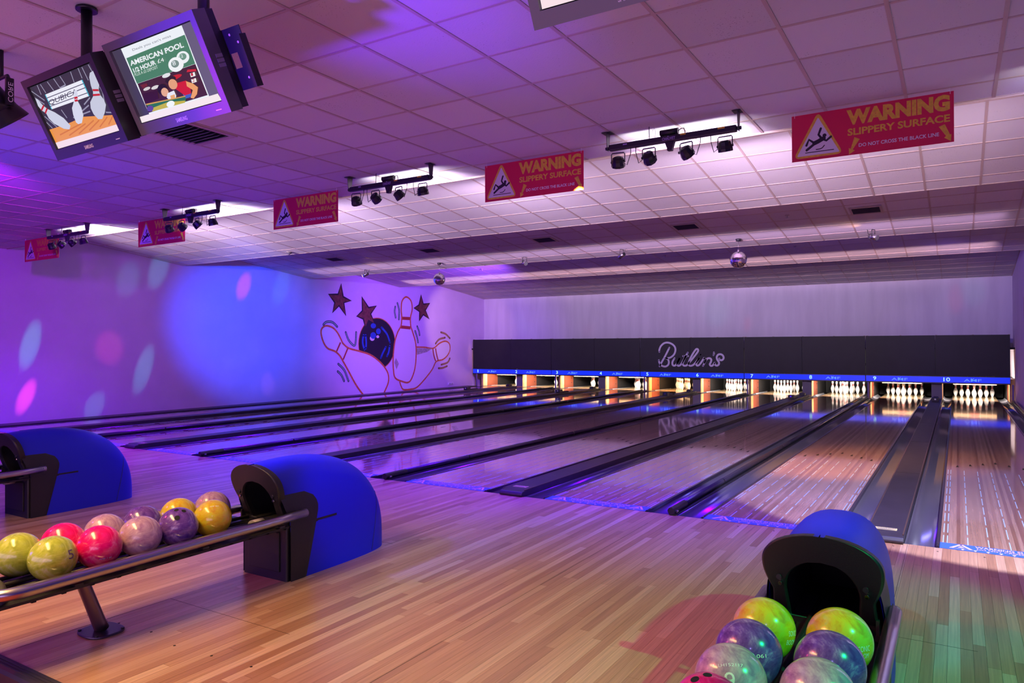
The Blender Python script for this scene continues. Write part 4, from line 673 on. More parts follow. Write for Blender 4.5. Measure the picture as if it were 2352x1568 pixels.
# ------------------------------------------------------------------ masking units
MASKM = mat('masking_black', (.009, .008, .010), .6, vary=(3, .25)); STRB = mat('blue_glow_strip', (.02, .05, .7), .2, emit=(.002, .028, .80), es=.85)  # strip is no lamp: emission stands in for its black-light fluorescence
STRT = mat('strip_mark', (.2, .4, 1), .4, emit=(.08, .26, 1.0), es=.85); STRN = mat('strip_number', (.5, 1, .8), .4, emit=(.42, 1.0, .70), es=.85)  # marks and numbers on the strip get the same added glow
YM = 16.72; ZB, ZS, ZT = .500, .668, 1.792
LOGOM = mat('script_lilac', (.62, .56, .72), .45)
for k in range(5):
    xa = SEAMX[2*k]; xb = SEAMX[2*k+2] if k < 4 else XR-.09
    if k == 0: xa = XL+.16
    else: xa = SEAMX[2*k] if k < 5 else xa
    units = [-15.87, SEAMX[1], SEAMX[3], SEAMX[5], SEAMX[7], 1.31]
    xa, xb = units[k], units[k+1]; xm = SEAMX[[0, 2, 4, 6, 8][k]] if k else (xa+xb)/2
    xm = [(-15.87+SEAMX[1])/2, SEAMX[2], SEAMX[4], SEAMX[6], SEAMX[8]][k]
    u = tag(empty('masking_unit', (0, YM, 0)), ['black masking unit at the left end against the mural wall', 'plain black masking unit, second from the left end', 'black masking unit bearing the white script lettering', 'plain black masking unit just right of the script lettering', 'black masking unit at the right end by the right wall'][k], 'masking unit', 'masking units')
    for a, b, nm in ((xa+.006, xm-.002, 'panel'), (xm+.002, xb-.006, 'panel')):
        MB().box(a, b, 0, .03, ZS+.008, ZT).build(nm, MASKM, u, bevel=.004)
    MB().box(xa+.006, xb-.006, .01, .20, ZB-.03, ZS-.002).build('strip_box', BLACKM, u)
    st = MB().box(xa+.012, xb-.012, -.004, .0095, ZB, ZS-.012).build('glow_strip', STRB, u)
    MB().box(xa+.006, xb-.006, -.012, .02, ZB-.03, ZB-.003).build('lower_rail', BLACKM, u)
    MB().box(xa+.006, xb-.006, -.008, .02, ZS-.011, ZS+.006).build('upper_rail', BLACKM, u)
    for a in (xa+.02, (xa+xm)/2, xm, (xm+xb)/2, xb-.05): MB().box(a, a+.05, .005, .035, ZT, ZT+.012).build('clip', mat('clip_brass', (.45, .36, .28), .4), u)
    for px in [(LX[2*k]+W+LX[2*k+1])/2 if k else LX[1]-GW-.10] + ([XR-.06] if k == 4 else []):
        MB().box(px-.018, px+.018, -.010, .03, -.1245, ZB-.03).build('post', mat('post_violet', (.10, .06, .30), .4), u)
    for ln in (2*k+1, 2*k+2):
        t = MB().box(LX[ln]+W/2-.5, LX[ln]+W/2+.5, .20, .27, ZB+.06, ZB+.10).build('pin_lamp', KG, u)
        MB().cyl((LX[ln]+W/2-.47, .235, ZB+.048), (LX[ln]+W/2+.47, .235, ZB+.048), .011, n=8).build('tube', mat('lamp_tube', (1, 1, 1), .4, emit=(1, .92, .84), es=3.0), t)
        fn = lambda p: (p[0], -.0055, p[1])
        nx = max(NUMX[ln-1], xa+.09); mb = MB(); wv = .052 if ln == 10 else .026
        if ln == 1: wv = .012
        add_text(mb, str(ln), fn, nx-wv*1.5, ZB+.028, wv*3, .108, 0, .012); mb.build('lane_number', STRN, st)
        mb = MB(); ax = AMFX[ln-1]
        add_text(mb, 'AMF', fn, ax-.20, ZB+.034, .40, .070, 0, .008)
        mb.flat([(ax-.05, ZB+.122), (ax-.005, ZB+.088), (ax+.04, ZB+.122), (ax+.02, ZB+.122), (ax-.005, ZB+.103), (ax-.03, ZB+.122)], fn)
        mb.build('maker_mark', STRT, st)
    if k == 2:
        mb = MB()
        for s in LOGO: mb.ribbon(s, .060, lambda p: (p[0], -.005, p[1]))
        mb.build('script_lettering', LOGOM, u)

# ------------------------------------------------------------------ ball returns
def hood_hw(y, z):
    # half width of the shell at depth y (0 = front lip, + towards the pins) and height z
    H = hood_h(y)
    if z >= H: return 0.0
    wy = .226*max(0.0, 1-max(0.0, (y-.30)/.86)**3.4)**(1/3.4)
    return wy*max(0.0, 1-(z/H)**4.6)**(1/2.6)
def hood_h(y):
    if y < .30: return .772-.10*((.30-y)/.36)**2*.35
    return .772*max(0.0, 1-((y-.30)/.86)**2.5)**(1/2.5)
def front_y(z):
    # rake of the face
    return .13 if z < .40 else .13-.13*min(1, ((z-.40)/.36))**.8
def boundary_y(z):
    # rear edge of the black front housing
    if z < .44: return .27+.115*z/.44
    t = (z-.44)/.125
    return .385-.13*(1-math.sqrt(max(0, 1-t*t)))
def make_return(label, cx, y0=-3.20):
    root = tag(empty('ball_return', (cx, y0, 0)), label, 'ball return', 'ball returns')
    # blue shell: arches along the depth
    mb = MB(); ny, nt = 30, 26; rows_ = []
    for i in range(ny+1):
        t = i/ny; y = .012+(1.158-.012)*(1-(1-t)**1.6) if t < 1 else 1.158
        H = hood_h(y); ring = []
        zlow = 0.0
        for j in range(nt+1):
            a = PI*j/nt; 
            wy = .226*max(0.0, 1-max(0.0, (y-.30)/.86)**3.4)**(1/3.4)
            ca, sa = math.cos(a), math.sin(a)
            x = wy*math.copysign(abs(ca)**(2/2.6), ca); z = H*abs(sa)**(2/4.6)
            # the lip only: lower part of the first arches starts behind the housing
            ring.append((x, max(y, front_y(z)+.012), z))
        rows_.append(mb.add(ring))
    for i in range(ny):
        for j in range(nt): mb.face([rows_[i]+j, rows_[i]+j+1, rows_[i+1]+j+1, rows_[i+1]+j], 0, True)
    mb.build('shell', BLUEH, root)
    # black front housing wrapped around the lower front
    for s in (-1, 1):
        mb = MB(); nz, nyy = 16, 12; idx = []
        for i in range(nz+1):
            z = .001+.563*i/nz; ya, yb = front_y(z)+.004, boundary_y(z); r = []
            for j in range(nyy+1):
                y = ya+(yb-ya)*j/nyy; bul = .006*min(1, (nyy-j)/2.0, (nz-i)/2.0+.3) + .002
                x = s*(hood_hw(y, z)+bul); r.append((x, y, z))
            idx.append(mb.add(r))
        for i in range(nz):
            for j in range(nyy):
                q = [idx[i]+j, idx[i]+j+1, idx[i+1]+j+1, idx[i+1]+j]; mb.face(q if s > 0 else q[::-1], 0, True)
        mb.build('side_cover', BLACKP, root)
    # face plate with the arched ball opening
    def outline(z):
        if z < .36: return .213
        if z < .50: return .213-.018*math.sin(PI/2*(z-.36)/.14)
        if z < .62: return .195+.035*math.sin(PI/2*(z-.50)/.12)
        return .230*math.sqrt(max(0, 1-((z-.62)/.140)**2.3))
    def opening(z):
        if z < .385 or z > .648: return 0.0
        if z < .51: return .128+.010*(z-.385)/.125
        return .138*math.sqrt(max(0, 1-((z-.51)/.138)**2))
    zs = [0, .03, .2, .34, .384] + [.386+.0075*k for k in range(36)] + [.66, .675, .69, .705, .72, .735, .747, .755, .7595]
    mb = MB()
    for s in (-1, 1):
        rows_o = []; rows_i = []; rows_o2 = []; rows_i2 = []
        for z in zs:
            yf = front_y(z); o_, i_ = outline(z), opening(z)
            n = mb.add([(s*o_, yf, z), (s*i_, yf, z), (s*o_, yf+.035, z), (s*i_, yf+.035, z), (s*(o_*.955), yf-.012, z), (s*(i_+ (.010 if i_ > 0 else 0)), yf-.012, z)])
            rows_o.append(n)
        for a, b in zip(rows_o, rows_o[1:]):
            for q in ((5, 4), (4, 0), (0, 2), (1, 5), (3, 1)):
                f = [a+q[0], a+q[1], b+q[1], b+q[0]]; mb.face(f if s > 0 else f[::-1], 0, q[0] in (4, 1))
    mb.build('face_plate', BLACKP, root)
    mb = MB(); arch = [(x, z) for x, z in [(-.128, .385), (-.138, .51)] + [(-.138*math.cos(PI*k/14), .51+.138*math.sin(PI*k/14)) for k in range(1, 14)] + [(.138, .51), (.128, .385)]]
    k1 = mb.add([(x, front_y(z)+.03, z) for x, z in arch]); k2 = mb.add([(x*.95, .62, .385+(z-.385)*.9) for x, z in arch])
    for i in range(len(arch)-1): mb.face([k1+i, k1+i+1, k2+i+1, k2+i], 0, True)
    mb.face([k2+i for i in range(len(arch))]); mb.face([k1, k1+len(arch)-1, k2+len(arch)-1, k2])
    mb.build('throat', INNER, root)
    for sx, zz in ((-.163, .545), (.163, .545)):
        b = MB().cyl((sx, front_y(zz)-.026, zz+.016), (sx, front_y(zz)-.010, zz+.016), .011, n=12).build('light_barrier', BLACKM, root)
        MB().cyl((sx+.004, front_y(zz)-.022, zz-.012), (sx+.004, front_y(zz)-.010, zz-.012), .008, n=10).build('screw', CHROME, b)
    MB().box(-.150, .150, .108, .119, .055, .315).build('access_panel', mat('panel_black', (.016, .014, .018), .5, bump=(260, .3)), root, bevel=.01)
    MB().cyl((.0, .02, .345), (.0, .10, .345), .05, n=18).build('roller', mat('roller_grey', (.42, .40, .44), .4), root)
    for s in (-1, 1): MB().box(s*.20-.006, s*.20+.006, .09, .128, .335, .43).build('lip_bracket', DARKR, root)
    MB().prism([(.22, .0), (.226, .0), (.226, .4), (.22, .4)], 'x', -.001, .001)
    # rear seam moulding on the shell sides
    for s in (-1, 1):
        pts = []
        for k in range(14):
            z = .012+.032*k; y = .93+.10*k/13; pts.append((s*(hood_hw(y, z)+.0005), y, z))
        MB().tube(pts, .0035, n=6).build('seam', mat('seam_blue', (.008, .010, .22), .4), root)
    # rack: tray, ball rails, loop of steel tube, leg
    ang = .018
    mb = MB()
    def P(x, y, z): return (x, y, z+ang*min(0, y+.40)*1.0)
    tray = MB()
    for xa, xb in ((-.225, -.115), (-.105, .105), (.115, .225)):
        n = tray.add([P(xa, -1.56, .352), P(xb, -1.56, .352), P(xb, .55, .352), P(xa, .55, .352), P(xa, -1.56, .366), P(xb, -1.56, .366), P(xb, .55, .366), P(xa, .55, .366)])
        for q in ((3,2,1,0),(4,5,6,7),(0,1,5,4),(1,2,6,5),(2,3,7,6),(3,0,4,7)): tray.face([n+i for i in q])
    for k in range(14):
        yy = -1.40+.135*k; n = tray.add([P(-.225, yy, .345), P(.225, yy, .345), P(.225, yy+.02, .345), P(-.225, yy+.02, .345), P(-.225, yy, .353), P(.225, yy, .353), P(.225, yy+.02, .353), P(-.225, yy+.02, .353)])
        for q in ((3,2,1,0),(4,5,6,7),(0,1,5,4),(1,2,6,5),(2,3,7,6),(3,0,4,7)): tray.face([n+i for i in q])
    tray.build('tray', BLACKP, root)
    for xr in (-.165, -.055, .055, .165):
        MB().tube([P(xr, -1.45, .3826), P(xr, -.40, .3826), P(xr, .40, .3826)], .0115, n=8).build('ball_rail', DARKR, root)
    zt = .418; loop = []
    for s in (1,):
        loop += [P(.25, .24, zt+.012), P(.25, .0, zt+.004), P(.25, -.4, zt), P(.25, -1.0, zt), P(.25, -1.42, zt)]
        for k in range(1, 10):
            a = PI/2*k/9; loop.append(P(.25-.20*(1-math.cos(a)), -1.42-.20*math.sin(a), zt))
        for k in range(9, -1, -1):
            a = PI/2*k/9; loop.append(P(-.25+.20*(1-math.cos(a)), -1.42-.20*math.sin(a), zt))
        loop += [P(-.25, -1.0, zt), P(-.25, -.4, zt), P(-.25, .0, zt+.004), P(-.25, .24, zt+.012)]
    MB().tube(loop, .029, n=14).build('tube_loop', SILVER, root)
    for s in (-1, 1):
        MB().tube([P(s*.25, .23, zt+.012), P(s*.25, .25, zt+.012), P(s*.25, .258, zt+.012)], [.0292, .026, .012], n=14).build('tube_cap', SILVER, root)
        for yy in (-1.2, -.5, .05): MB().box(s*.225-.03, s*.225+.03, yy-.02, yy+.02, .372+ang*min(0, yy+.4), .383+ang*min(0, yy+.4)).build('clamp', BLACKM, root)
    # moulded end cap of the rack with a hand dryer
    mb = MB(); rr = []
    for k, (sc, z) in enumerate(((1, .366), (1, .40), (.93, .43), (.75, .45), (.4, .458), (.02, .46))):
        rr.append(mb.add([P(.20*sc*math.cos(2*PI*i/28), -1.535+.10*sc*math.sin(2*PI*i/28), z) for i in range(28)]))
    for a, b in zip(rr, rr[1:]):
        for i in range(28): j = (i+1) % 28; mb.face([a+i, a+j, b+j, b+i], 0, True)
    dr = mb.build('hand_dryer', mat('dryer_grey', (.16, .15, .18), .3, .6), root)
    for k in range(5): MB().box(-.05+.022*k, -.04+.022*k, -1.56, -1.51, .434, .4385).build('vent_slot', INNER, dr)
    leg = MB().tube([(0, -.95, .014), (0, -.965, .05), (0, -1.055, .30), (0, -1.075, .345)], [.036, .034, .032, .034], n=16).build('leg', mat('leg_bronze', (.20, .15, .17), .35, .9), root)
    mb = MB(); pl = []
    for i in range(36):
        a = 2*PI*i/36; ca, sa = math.cos(a), math.sin(a)
        pl.append((.112*math.copysign(abs(ca)**(2/2.9), ca), -.955+.098*math.copysign(abs(sa)**(2/2.9), sa)))
    mb.prism(pl, 'z', .0005, .012); bp = mb.build('base_plate', mat('plate_bronze', (.10, .08, .12), .35, .8), root, bevel=.004)
    for sx in (-1, 1):
        for s2 in (-1, 1): MB().cyl((sx*.082, -.955+s2*.07, .012), (sx*.082, -.955+s2*.07, .018), .009, n=8).build('bolt', BLACKM, bp)
    MB().box(-.09, .09, -1.16, -.98, .333, .343).build('leg_bracket', SILVER, root)
    for sx in (-.06, 0, .06): MB().cyl((sx+.02, -1.0, .322), (sx+.02, -1.0, .333), .010, n=8).build('rubber_mount', BLACKM, root)
    return root
make_return('blue hooded ball return with eleven balls on its rack', -3.795)
make_return('blue hooded ball return partly cut off, standing behind the long rack of balls', -7.165)
make_return('blue hooded ball return lit blue and green, front opening facing us', -.352)

# ------------------------------------------------------------------ bowling balls
def ball_mat(name, c1, c2, c3, scale=3.2, dist=2.4):
    m, nt, b = node_mat(name); N = nt.nodes; L = nt.links
    tc = N.new('ShaderNodeTexCoord'); n0 = N.new('ShaderNodeTexNoise'); n0.inputs['Scale'].default_value = scale*2.6; n0.inputs['Detail'].default_value = 3; n0.inputs['Distortion'].default_value = dist
    L.new(tc.outputs['Object'], n0.inputs['Vector'])
    n1 = N.new('ShaderNodeTexNoise'); n1.inputs['Scale'].default_value = 7.0; n1.inputs['Detail'].default_value = 6; n1.inputs['Roughness'].default_value = .62; n1.inputs['Distortion'].default_value = dist*1.6
    L.new(tc.outputs['Object'], n1.inputs['Vector'])
    rp = N.new('ShaderNodeValToRGB'); e = rp.color_ramp.elements; e[0].color = (*c1, 1); e[0].position = .34; e[1].color = (*c3, 1); e[1].position = .70
    x = e.new(.52); x.color = (*c2, 1)
    L.new(n1.outputs['Fac'], rp.inputs[0]); L.new(rp.outputs[0], b.inputs['Base Color'])
    b.inputs['Roughness'].default_value = .22; b.inputs['Coat Weight'].default_value = .5; b.inputs['Coat Roughness'].default_value = .08
    return m
BM = {'yellow': ball_mat('ball_yellow', (.66, .38, .01), (.72, .60, .02), (.60, .66, .04)),
      'purple': ball_mat('ball_purple', (.09, .03, .26), (.16, .07, .38), (.36, .24, .60)),
      'lilac': ball_mat('ball_lilac', (.34, .18, .34), (.50, .33, .46), (.66, .50, .58)),
      'pink': ball_mat('ball_pink', (.72, .0, .12), (.85, .01, .20), (.90, .16, .34)),
      'green': ball_mat('ball_green', (.30, .38, .02), (.46, .54, .05), (.58, .62, .22))}
BR = .1085
bm_mb = MB()
bm_mb.lathe([(max(.0004, BR*math.sin(PI*k/30)), -BR*math.cos(PI*k/30)) for k in range(31)], 48)
def on_ball(center_dir, up, size):
    # maps a flat (u,v) patch in metres onto the ball
    c = Vector(center_dir).normalized(); r = Vector(up).cross(c).normalized(); u = c.cross(r)
    return lambda p: tuple((c*BR + r*p[0] + u*p[1]).normalized()*(BR+.0006))
LASER = mat('engraving_white', (.85, .9, .88), .4); LASERD = mat('engraving_dark', (.10, .06, .12), .5)
def make_ball(col, loc, label, group, holes=None, marks=()):
    o = bpy.data.objects.new('bowling_ball', bm_mb.mesh('bowling_ball', BM[col]) if col not in make_ball.me else make_ball.me[col])
    make_ball.me[col] = o.data; COL.objects.link(o); o.location = loc
    tag(o, label, 'bowling ball', group)
    h = Vector(holes or (.2, .4, -1)).normalized(); r = h.orthogonal().normalized(); q = h.cross(r)
    for a, b, rr in ((-.021, .026, .0125), (.021, .026, .0125), (0, -.034, .0145)):
        d = (h*BR + r*a + q*b).normalized()
        MB().cyl(d*(BR-.004), d*(BR+.0005), rr, n=14, sm=False).build('finger_hole', INNER, o)
    for s, cd, up, w, hgt, mm in marks:
        f = on_ball(cd, up, 1); mb = MB(); add_text(mb, s, f, -w/2, -hgt/2, w, hgt, 0, 0.0)
        mb.build('engraved_text', mm, o)
    return o
make_ball.me = {}
RX = -3.795
def rz(y): return .4995 + .018*min(0, y+3.60)
g2 = 'balls on the long rack at the left'
right = [('yellow', -3.555, 'yellow bowling ball nearest the hood, front row of the long rack'), ('purple', -3.780, 'purple bowling ball with a finger hole on top, front row of the long rack'),
         ('lilac', -4.004, 'pale lilac bowling ball in the front row between purple and pink'), ('pink', -4.227, 'hot pink bowling ball in the front row of the long rack'),
         ('green', -4.452, 'lime green bowling ball at the near end of the front row')]
left = [('lilac', -3.395, 'lilac bowling ball at the hood end of the back row'), ('yellow', -3.627, 'mustard yellow bowling ball in the back row of the long rack'),
        ('purple', -3.853, 'purple bowling ball with white dots in the back row of the long rack'), ('lilac', -4.072, 'pale lilac bowling ball in the back row behind the pink ones'),
        ('pink', -4.292, 'hot pink bowling ball in the back row of the long rack'), ('green', -4.509, 'lime green bowling ball at the near end of the back row')]
CAMP = Vector((.1234, -6.2973, 1.5212))
def facing(loc, du=0, dv=0):
    v = (CAMP-Vector(loc)).normalized(); r = Vector((0, 0, 1)).cross(v).normalized(); u = v.cross(r)
    return (v + r*du + u*dv).normalized()
for col, y, lab in right:
    loc = (RX+.112, y, rz(y)); marks = []
    if col == 'pink': marks = [('AMF 7 88', facing(loc, .35, -.75), (0, 0, 1), .06, .008, LASER)]
    if col == 'green': marks = [('5', facing(loc, .95, .1), (0, 0, 1), .03, .045, LASERD)]
    if col == 'yellow': marks = [('AMF 061', facing(loc, .1, .8), (0, 0, 1), .05, .007, LASER)]
    make_ball(col, loc, lab, g2, holes=facing(loc, .05, .95) if col == 'purple' else None, marks=marks)
for col, y, lab in left:
    loc = (RX-.112, y, rz(y)); marks = []
    if col == 'purple': marks = [('110 LH 042', facing(loc, -.6, .55), (.6, 0, 1), .07, .009, LASER)]
    if col == 'green': marks = [('G', facing(loc, .6, -.55), (0, 0, 1), .03, .03, LASERD)]
    make_ball(col, loc, lab, g2, marks=marks)
g3 = 'balls on the right-hand rack'
X3 = -.352
for col, x, y, lab, marks, hol in (
    ('yellow', -.477, -3.600, 'yellow bowling ball on the left side in front of the hood opening', [('SONIC', (.75, -.2, .1), (-.3, .3, 1), .05, .018, LASER), ('BOOM', (.72, -.28, -.1), (-.3, .3, 1), .05, .018, LASER)], None),
    ('purple', -.477, -3.828, 'purple marbled bowling ball with number 061 by the right-hand hood', [('061', (.55, -.75, .30), (0, 0, 1), .032, .011, LASER)], None),
    ('lilac', -.477, -4.052, 'pale lilac bowling ball engraved with number 9', [('LH152117', (.15, -.55, .62), (-.2, .3, 1), .075, .009, LASER), ('9', (.20, -.80, .36), (-.1, 0, 1), .030, .048, LASER)], None),
    ('pink', -.477, -4.277, 'hot pink bowling ball cut off by the bottom of the picture', [], (.0, -.3, 1)),
    ('yellow', -.231, -3.570, 'yellow bowling ball on the right side in front of the hood opening', [('SONIC', (.72, -.55, .10), (-.2, .2, 1), .05, .018, LASER), ('BOOM', (.70, -.60, -.10), (-.2, .2, 1), .05, .018, LASER)], None),
    ('purple', -.231, -3.796, 'violet marbled bowling ball beside the right-hand steel tube', [], None),
    ('lilac', -.231, -4.022, 'pale lilac bowling ball in the right row at the picture bottom', [], None)):
    make_ball(col, (x, y, rz(y)+.0005), lab, g3, hol, marks)

# ------------------------------------------------------------------ lighting bars under the ceiling edge
PURM = mat('bar_black', (.025, .018, .04), .35); MARK = mat('lilac_print', (.42, .30, .70), .5)
YLAB = mat('yellow_sticker', (.75, .52, .05), .5)
def make_bar():
    b = empty('light_bar', (0, -.10, 0))
    z0, z1 = 3.337, 3.391
    MB().box(-.585, .585, -.028, .028, z0, z1).build('beam', PURM, b, bevel=.008)
    for s in (-1, 1):
        c = MB().prism([(-.042, ZA-.001), (.042, ZA-.001), (.022, z0+.004), (-.022, z0+.004)], 'x', s*.60-.003, s*.60+.003, M=Matrix.Rotation(0, 4, 'Z')).build('bracket', mat('bracket_grey', (.10, .095, .11), .4, .7), b)
        MB().box(s*.60-.045, s*.60+.025 if s > 0 else s*.60+.045, -.05, .05, ZA-.006, ZA-.001).build('foot', BLACKM, c)
        MB().cyl((s*.585, 0, (z0+z1)/2), (s*.622, 0, (z0+z1)/2), .016, n=8).build('knob', BLACKM, c)
    p = MB().cyl((-.09, .0, z1+.034), (.075, .0, z1+.034), .028, n=14).build('power_unit', BLACKM, b)
    MB().box(-.08, -.07, -.02, .02, z1, z1+.02).build('stand', BLACKM, p); MB().box(.055, .065, -.02, .02, z1, z1+.02).build('stand', BLACKM, p)
    MB().tube([(.075, 0, z1+.034), (.10, 0, z1+.05), (.125, 0, z1+.05), (.135, 0, z1+.02), (.135, 0, z1)], .004, n=6).build('lead', BLACKM, p)
    MB().tube([(-.20, .01, ZA-.001), (-.20, .01, ZA-.05), (-.195, 0, z1)], .0035, n=6).build('cable_drop', BLACKM, b)
    MB().tube([(-.14, 0, z1), (-.165, 0, z1+.06), (-.15, 0, z1+.10), (-.135, 0, z1+.06), (-.14, 0, z1)], .0016, n=5).build('safety_wire', SILVER, b)
    MB().prism([(-.045, z0), (.045, z0), (.024, z0-.062), (.022, z0-.080), (-.022, z0-.080), (-.024, z0-.062)], 'y', -.022, .022).build('wedge', PURM, b, bevel=.004)
    fn = lambda p: (p[0], -.0286, p[1])
    mb = MB(); add_text(mb, 'CHAUVET', fn, -.065, z0+.012, .12, .026, 0, .02); mb.flat([(-.02, z0+.041), (.0, z0+.041), (-.01, z0+.050)], fn); mb.build('maker_mark', MARK, b)
    mb = MB(); mb.flat([(-.44, z0+.03), (-.40, z0+.03), (-.40, z0+.042), (-.44, z0+.042)], fn); mb.build('rating_label', MARK, b)
    mb = MB(); mb.flat([(.10, z0+.037), (.15, z0+.037), (.15, z0+.051), (.10, z0+.051)], fn); mb.build('sticker', YLAB, b); mb = MB(); mb.flat([(.43, z0+.036), (.49, z0+.036), (.49, z0+.050), (.43, z0+.050)], fn); mb.build('sticker', YLAB, b)
    for k, (x, yaw, pit) in enumerate(((-.50, -.35, .95), (-.20, .05, .55), (.145, .45, .75), (.485, .05, 1.25))):
        zc = 3.228; par = empty('par_can', (x, .0, zc)); par.parent = b
        MB().tube([(-.062, 0, .0), (-.062, 0, .07), (-.054, 0, .082), (.054, 0, .082), (.062, 0, .07), (.062, 0, 0)], .0055, n=6).build('yoke', mat('bracket_grey', (0,0,0)), par).rotation_euler = (0, 0, -yaw*.5)
        M = Euler((-pit, 0, -yaw)).to_matrix().to_4x4()
        body = MB(); n = 10
        pr = [(.030, -.046), (.052, -.034), (.056, -.005), (.064, .022), (.064, .046)]
        rings = [body.add([M @ Vector((r*math.cos(2*PI*i/n), z, r*math.sin(2*PI*i/n))) for i in range(n)]) for r, z in pr]
        for a, c in zip(rings, rings[1:]):
            for i in range(n): j = (i+1) % n; body.face([a+i, c+i, c+j, a+j])
        body.face([rings[0]+i for i in range(n)]); 
        body.build('housing', BLACKM, par)
        ln_ = MB(); q = ln_.add([M @ Vector((.060*math.cos(2*PI*i/n), .040, .060*math.sin(2*PI*i/n))) for i in range(n)]); ln_.face([q+i for i in range(n)][::-1]); ln_.build('lens', mat('par_lens', (.3, .3, .34), .1), par)
        f2 = lambda p, M=M: tuple(M @ Vector((p[0], -.0345+ (-.0005) , p[1]))) if False else tuple(M @ Vector((p[0], -.0470, p[1])))
        mb = MB(); add_text(mb, 'CHAUVET', f2, -.028, .004, .056, .012, 0, .01); mb.build('maker_mark', MARK, par)
        MB().cyl((-.070, 0, 0), (-.058, 0, 0), .012, n=8).build('knob', BLACKM, par); MB().cyl((.058, 0, 0), (.070, 0, 0), .012, n=8).build('knob', BLACKM, par)
        cx = x + (.13 if k % 2 == 0 else -.12)
        MB().tube([(cx, -.01, z0), (cx, -.012, z0-.05), (x+(cx-x)*.75, -.02, zc-.045), (x+(cx-x)*.45, -.02, zc-.02)], .0035, n=6).build('cable', BLACKM, b)
    return b
bar0 = make_bar()
for i, bx in enumerate(BAR_X):
    o = bar0 if i == 0 else copy_tree(bar0); o.location.x = bx
    tag(o, ['black stage light bar with four lamps left of the largest warning sign', 'black stage light bar between the second and third warning signs from the right', 'black stage light bar hanging in front of the fourth warning sign from the right', 'black stage light bar hanging in front of the far left warning sign'][i], 'light bar', 'stage light bars')

# ------------------------------------------------------------------ warning signs
SRED = mat('sign_crimson', (.72, .010, .085), .5); SYEL = mat('sign_yellow', (.82, .55, .06), .45, vary=(40, .12)); SWH = mat('sign_white', (.80, .78, .86), .45); SBK = mat('sign_ink', (.02, .012, .03), .5)
SW, SH = 1.185, .392
def make_sign():
    s = empty('warning_sign', (0, .22, 3.089))
    MB().box(0, SW, -.003, .003, 0, SH).build('board', SRED, s)
    lay = lambda k: (lambda p: (p[0]*SW, -.003-.0006*k, p[1]*SH))
    def rounded(t, r):
        out = []
        for i in range(3):
            p, a, b = Vector((t[i][0]*SW, t[i][1]*SH)), Vector((t[i-1][0]*SW, t[i-1][1]*SH)), Vector((t[(i+1) % 3][0]*SW, t[(i+1) % 3][1]*SH))
            u, v = (a-p).normalized(), (b-p).normalized(); p1, p2 = p+u*r, p+v*r
            for k in range(7):
                w = k/6; out.append((p1*(1-w)**2 + p*2*w*(1-w) + p2*w*w))
        return [(q.x/SW, q.y/SH) for q in out]
    MB().flat(rounded([(.178, 1.03), (.342, .055), (.008, .055)], .06), lay(1)).build('triangle_border', SYEL, s)
    MB().flat(rounded([(.177, .90), (.318, .10), (.034, .10)], .015), lay(2)).build('triangle', SWH, s)
    mb = MB()
    fm = lambda p: (p[0], -.003-.0018, p[1])
    sc = lambda q: [(p[0]*SW, p[1]*SH) for p in q]
    for i, q in enumerate(MAN): mb.ribbon(sc(q), [.019, .019, .036, .019, .021, .007, .008][i], fm, smooth=i == 6)
    hx, hy = MANHEAD[0]*SW, MANHEAD[1]*SH
    mb.flat([(hx+.0155*math.cos(2*PI*t/20), hy+.0155*math.sin(2*PI*t/20)) for t in range(20)], fm); mb.build('slipping_figure', SBK, s)
    mb = MB(); add_text(mb, 'WARNING', lay(1), .362, .625, .616, .325, 0, .055); mb.build('headline', SYEL, s)
    mb = MB(); add_text(mb, 'SLIPPERY SURFACE', lay(1), .368, .405, .61, .150, 0, .03); mb.build('second_line', SYEL, s)
    mb = MB(); add_text(mb, 'DO NOT CROSS THE BLACK LINE', lay(1), .438, .145, .478, .075, 0, .02); mb.build('small_line', SWH, s)
    for q in SARR: MB().flat(q, lay(1)).build('arrow', SYEL, s)
    for xx in (.02, .98): MB().box(xx*SW-.0015, xx*SW+.0015, -.0045, .004, SH-.02, ZA-.001-3.089).build('hook', WHITE, s)
    return s
s0 = make_sign()
for i, (sx, lab) in enumerate(((-1.072, 'red warning slippery surface sign, the largest and farthest right'), (-4.235, 'red warning slippery surface sign, second from the right between two light bars'), (-7.63, 'red warning slippery surface sign, middle one of the row of five'),
                               (-10.75, 'red warning slippery surface sign half hidden behind a light bar, second from the left wall'), (-14.32, 'dim red warning slippery surface sign nearest the left wall'))):
    o = s0 if i == 0 else copy_tree(s0); o.location.x = sx; tag(o, lab, 'sign', 'warning signs')

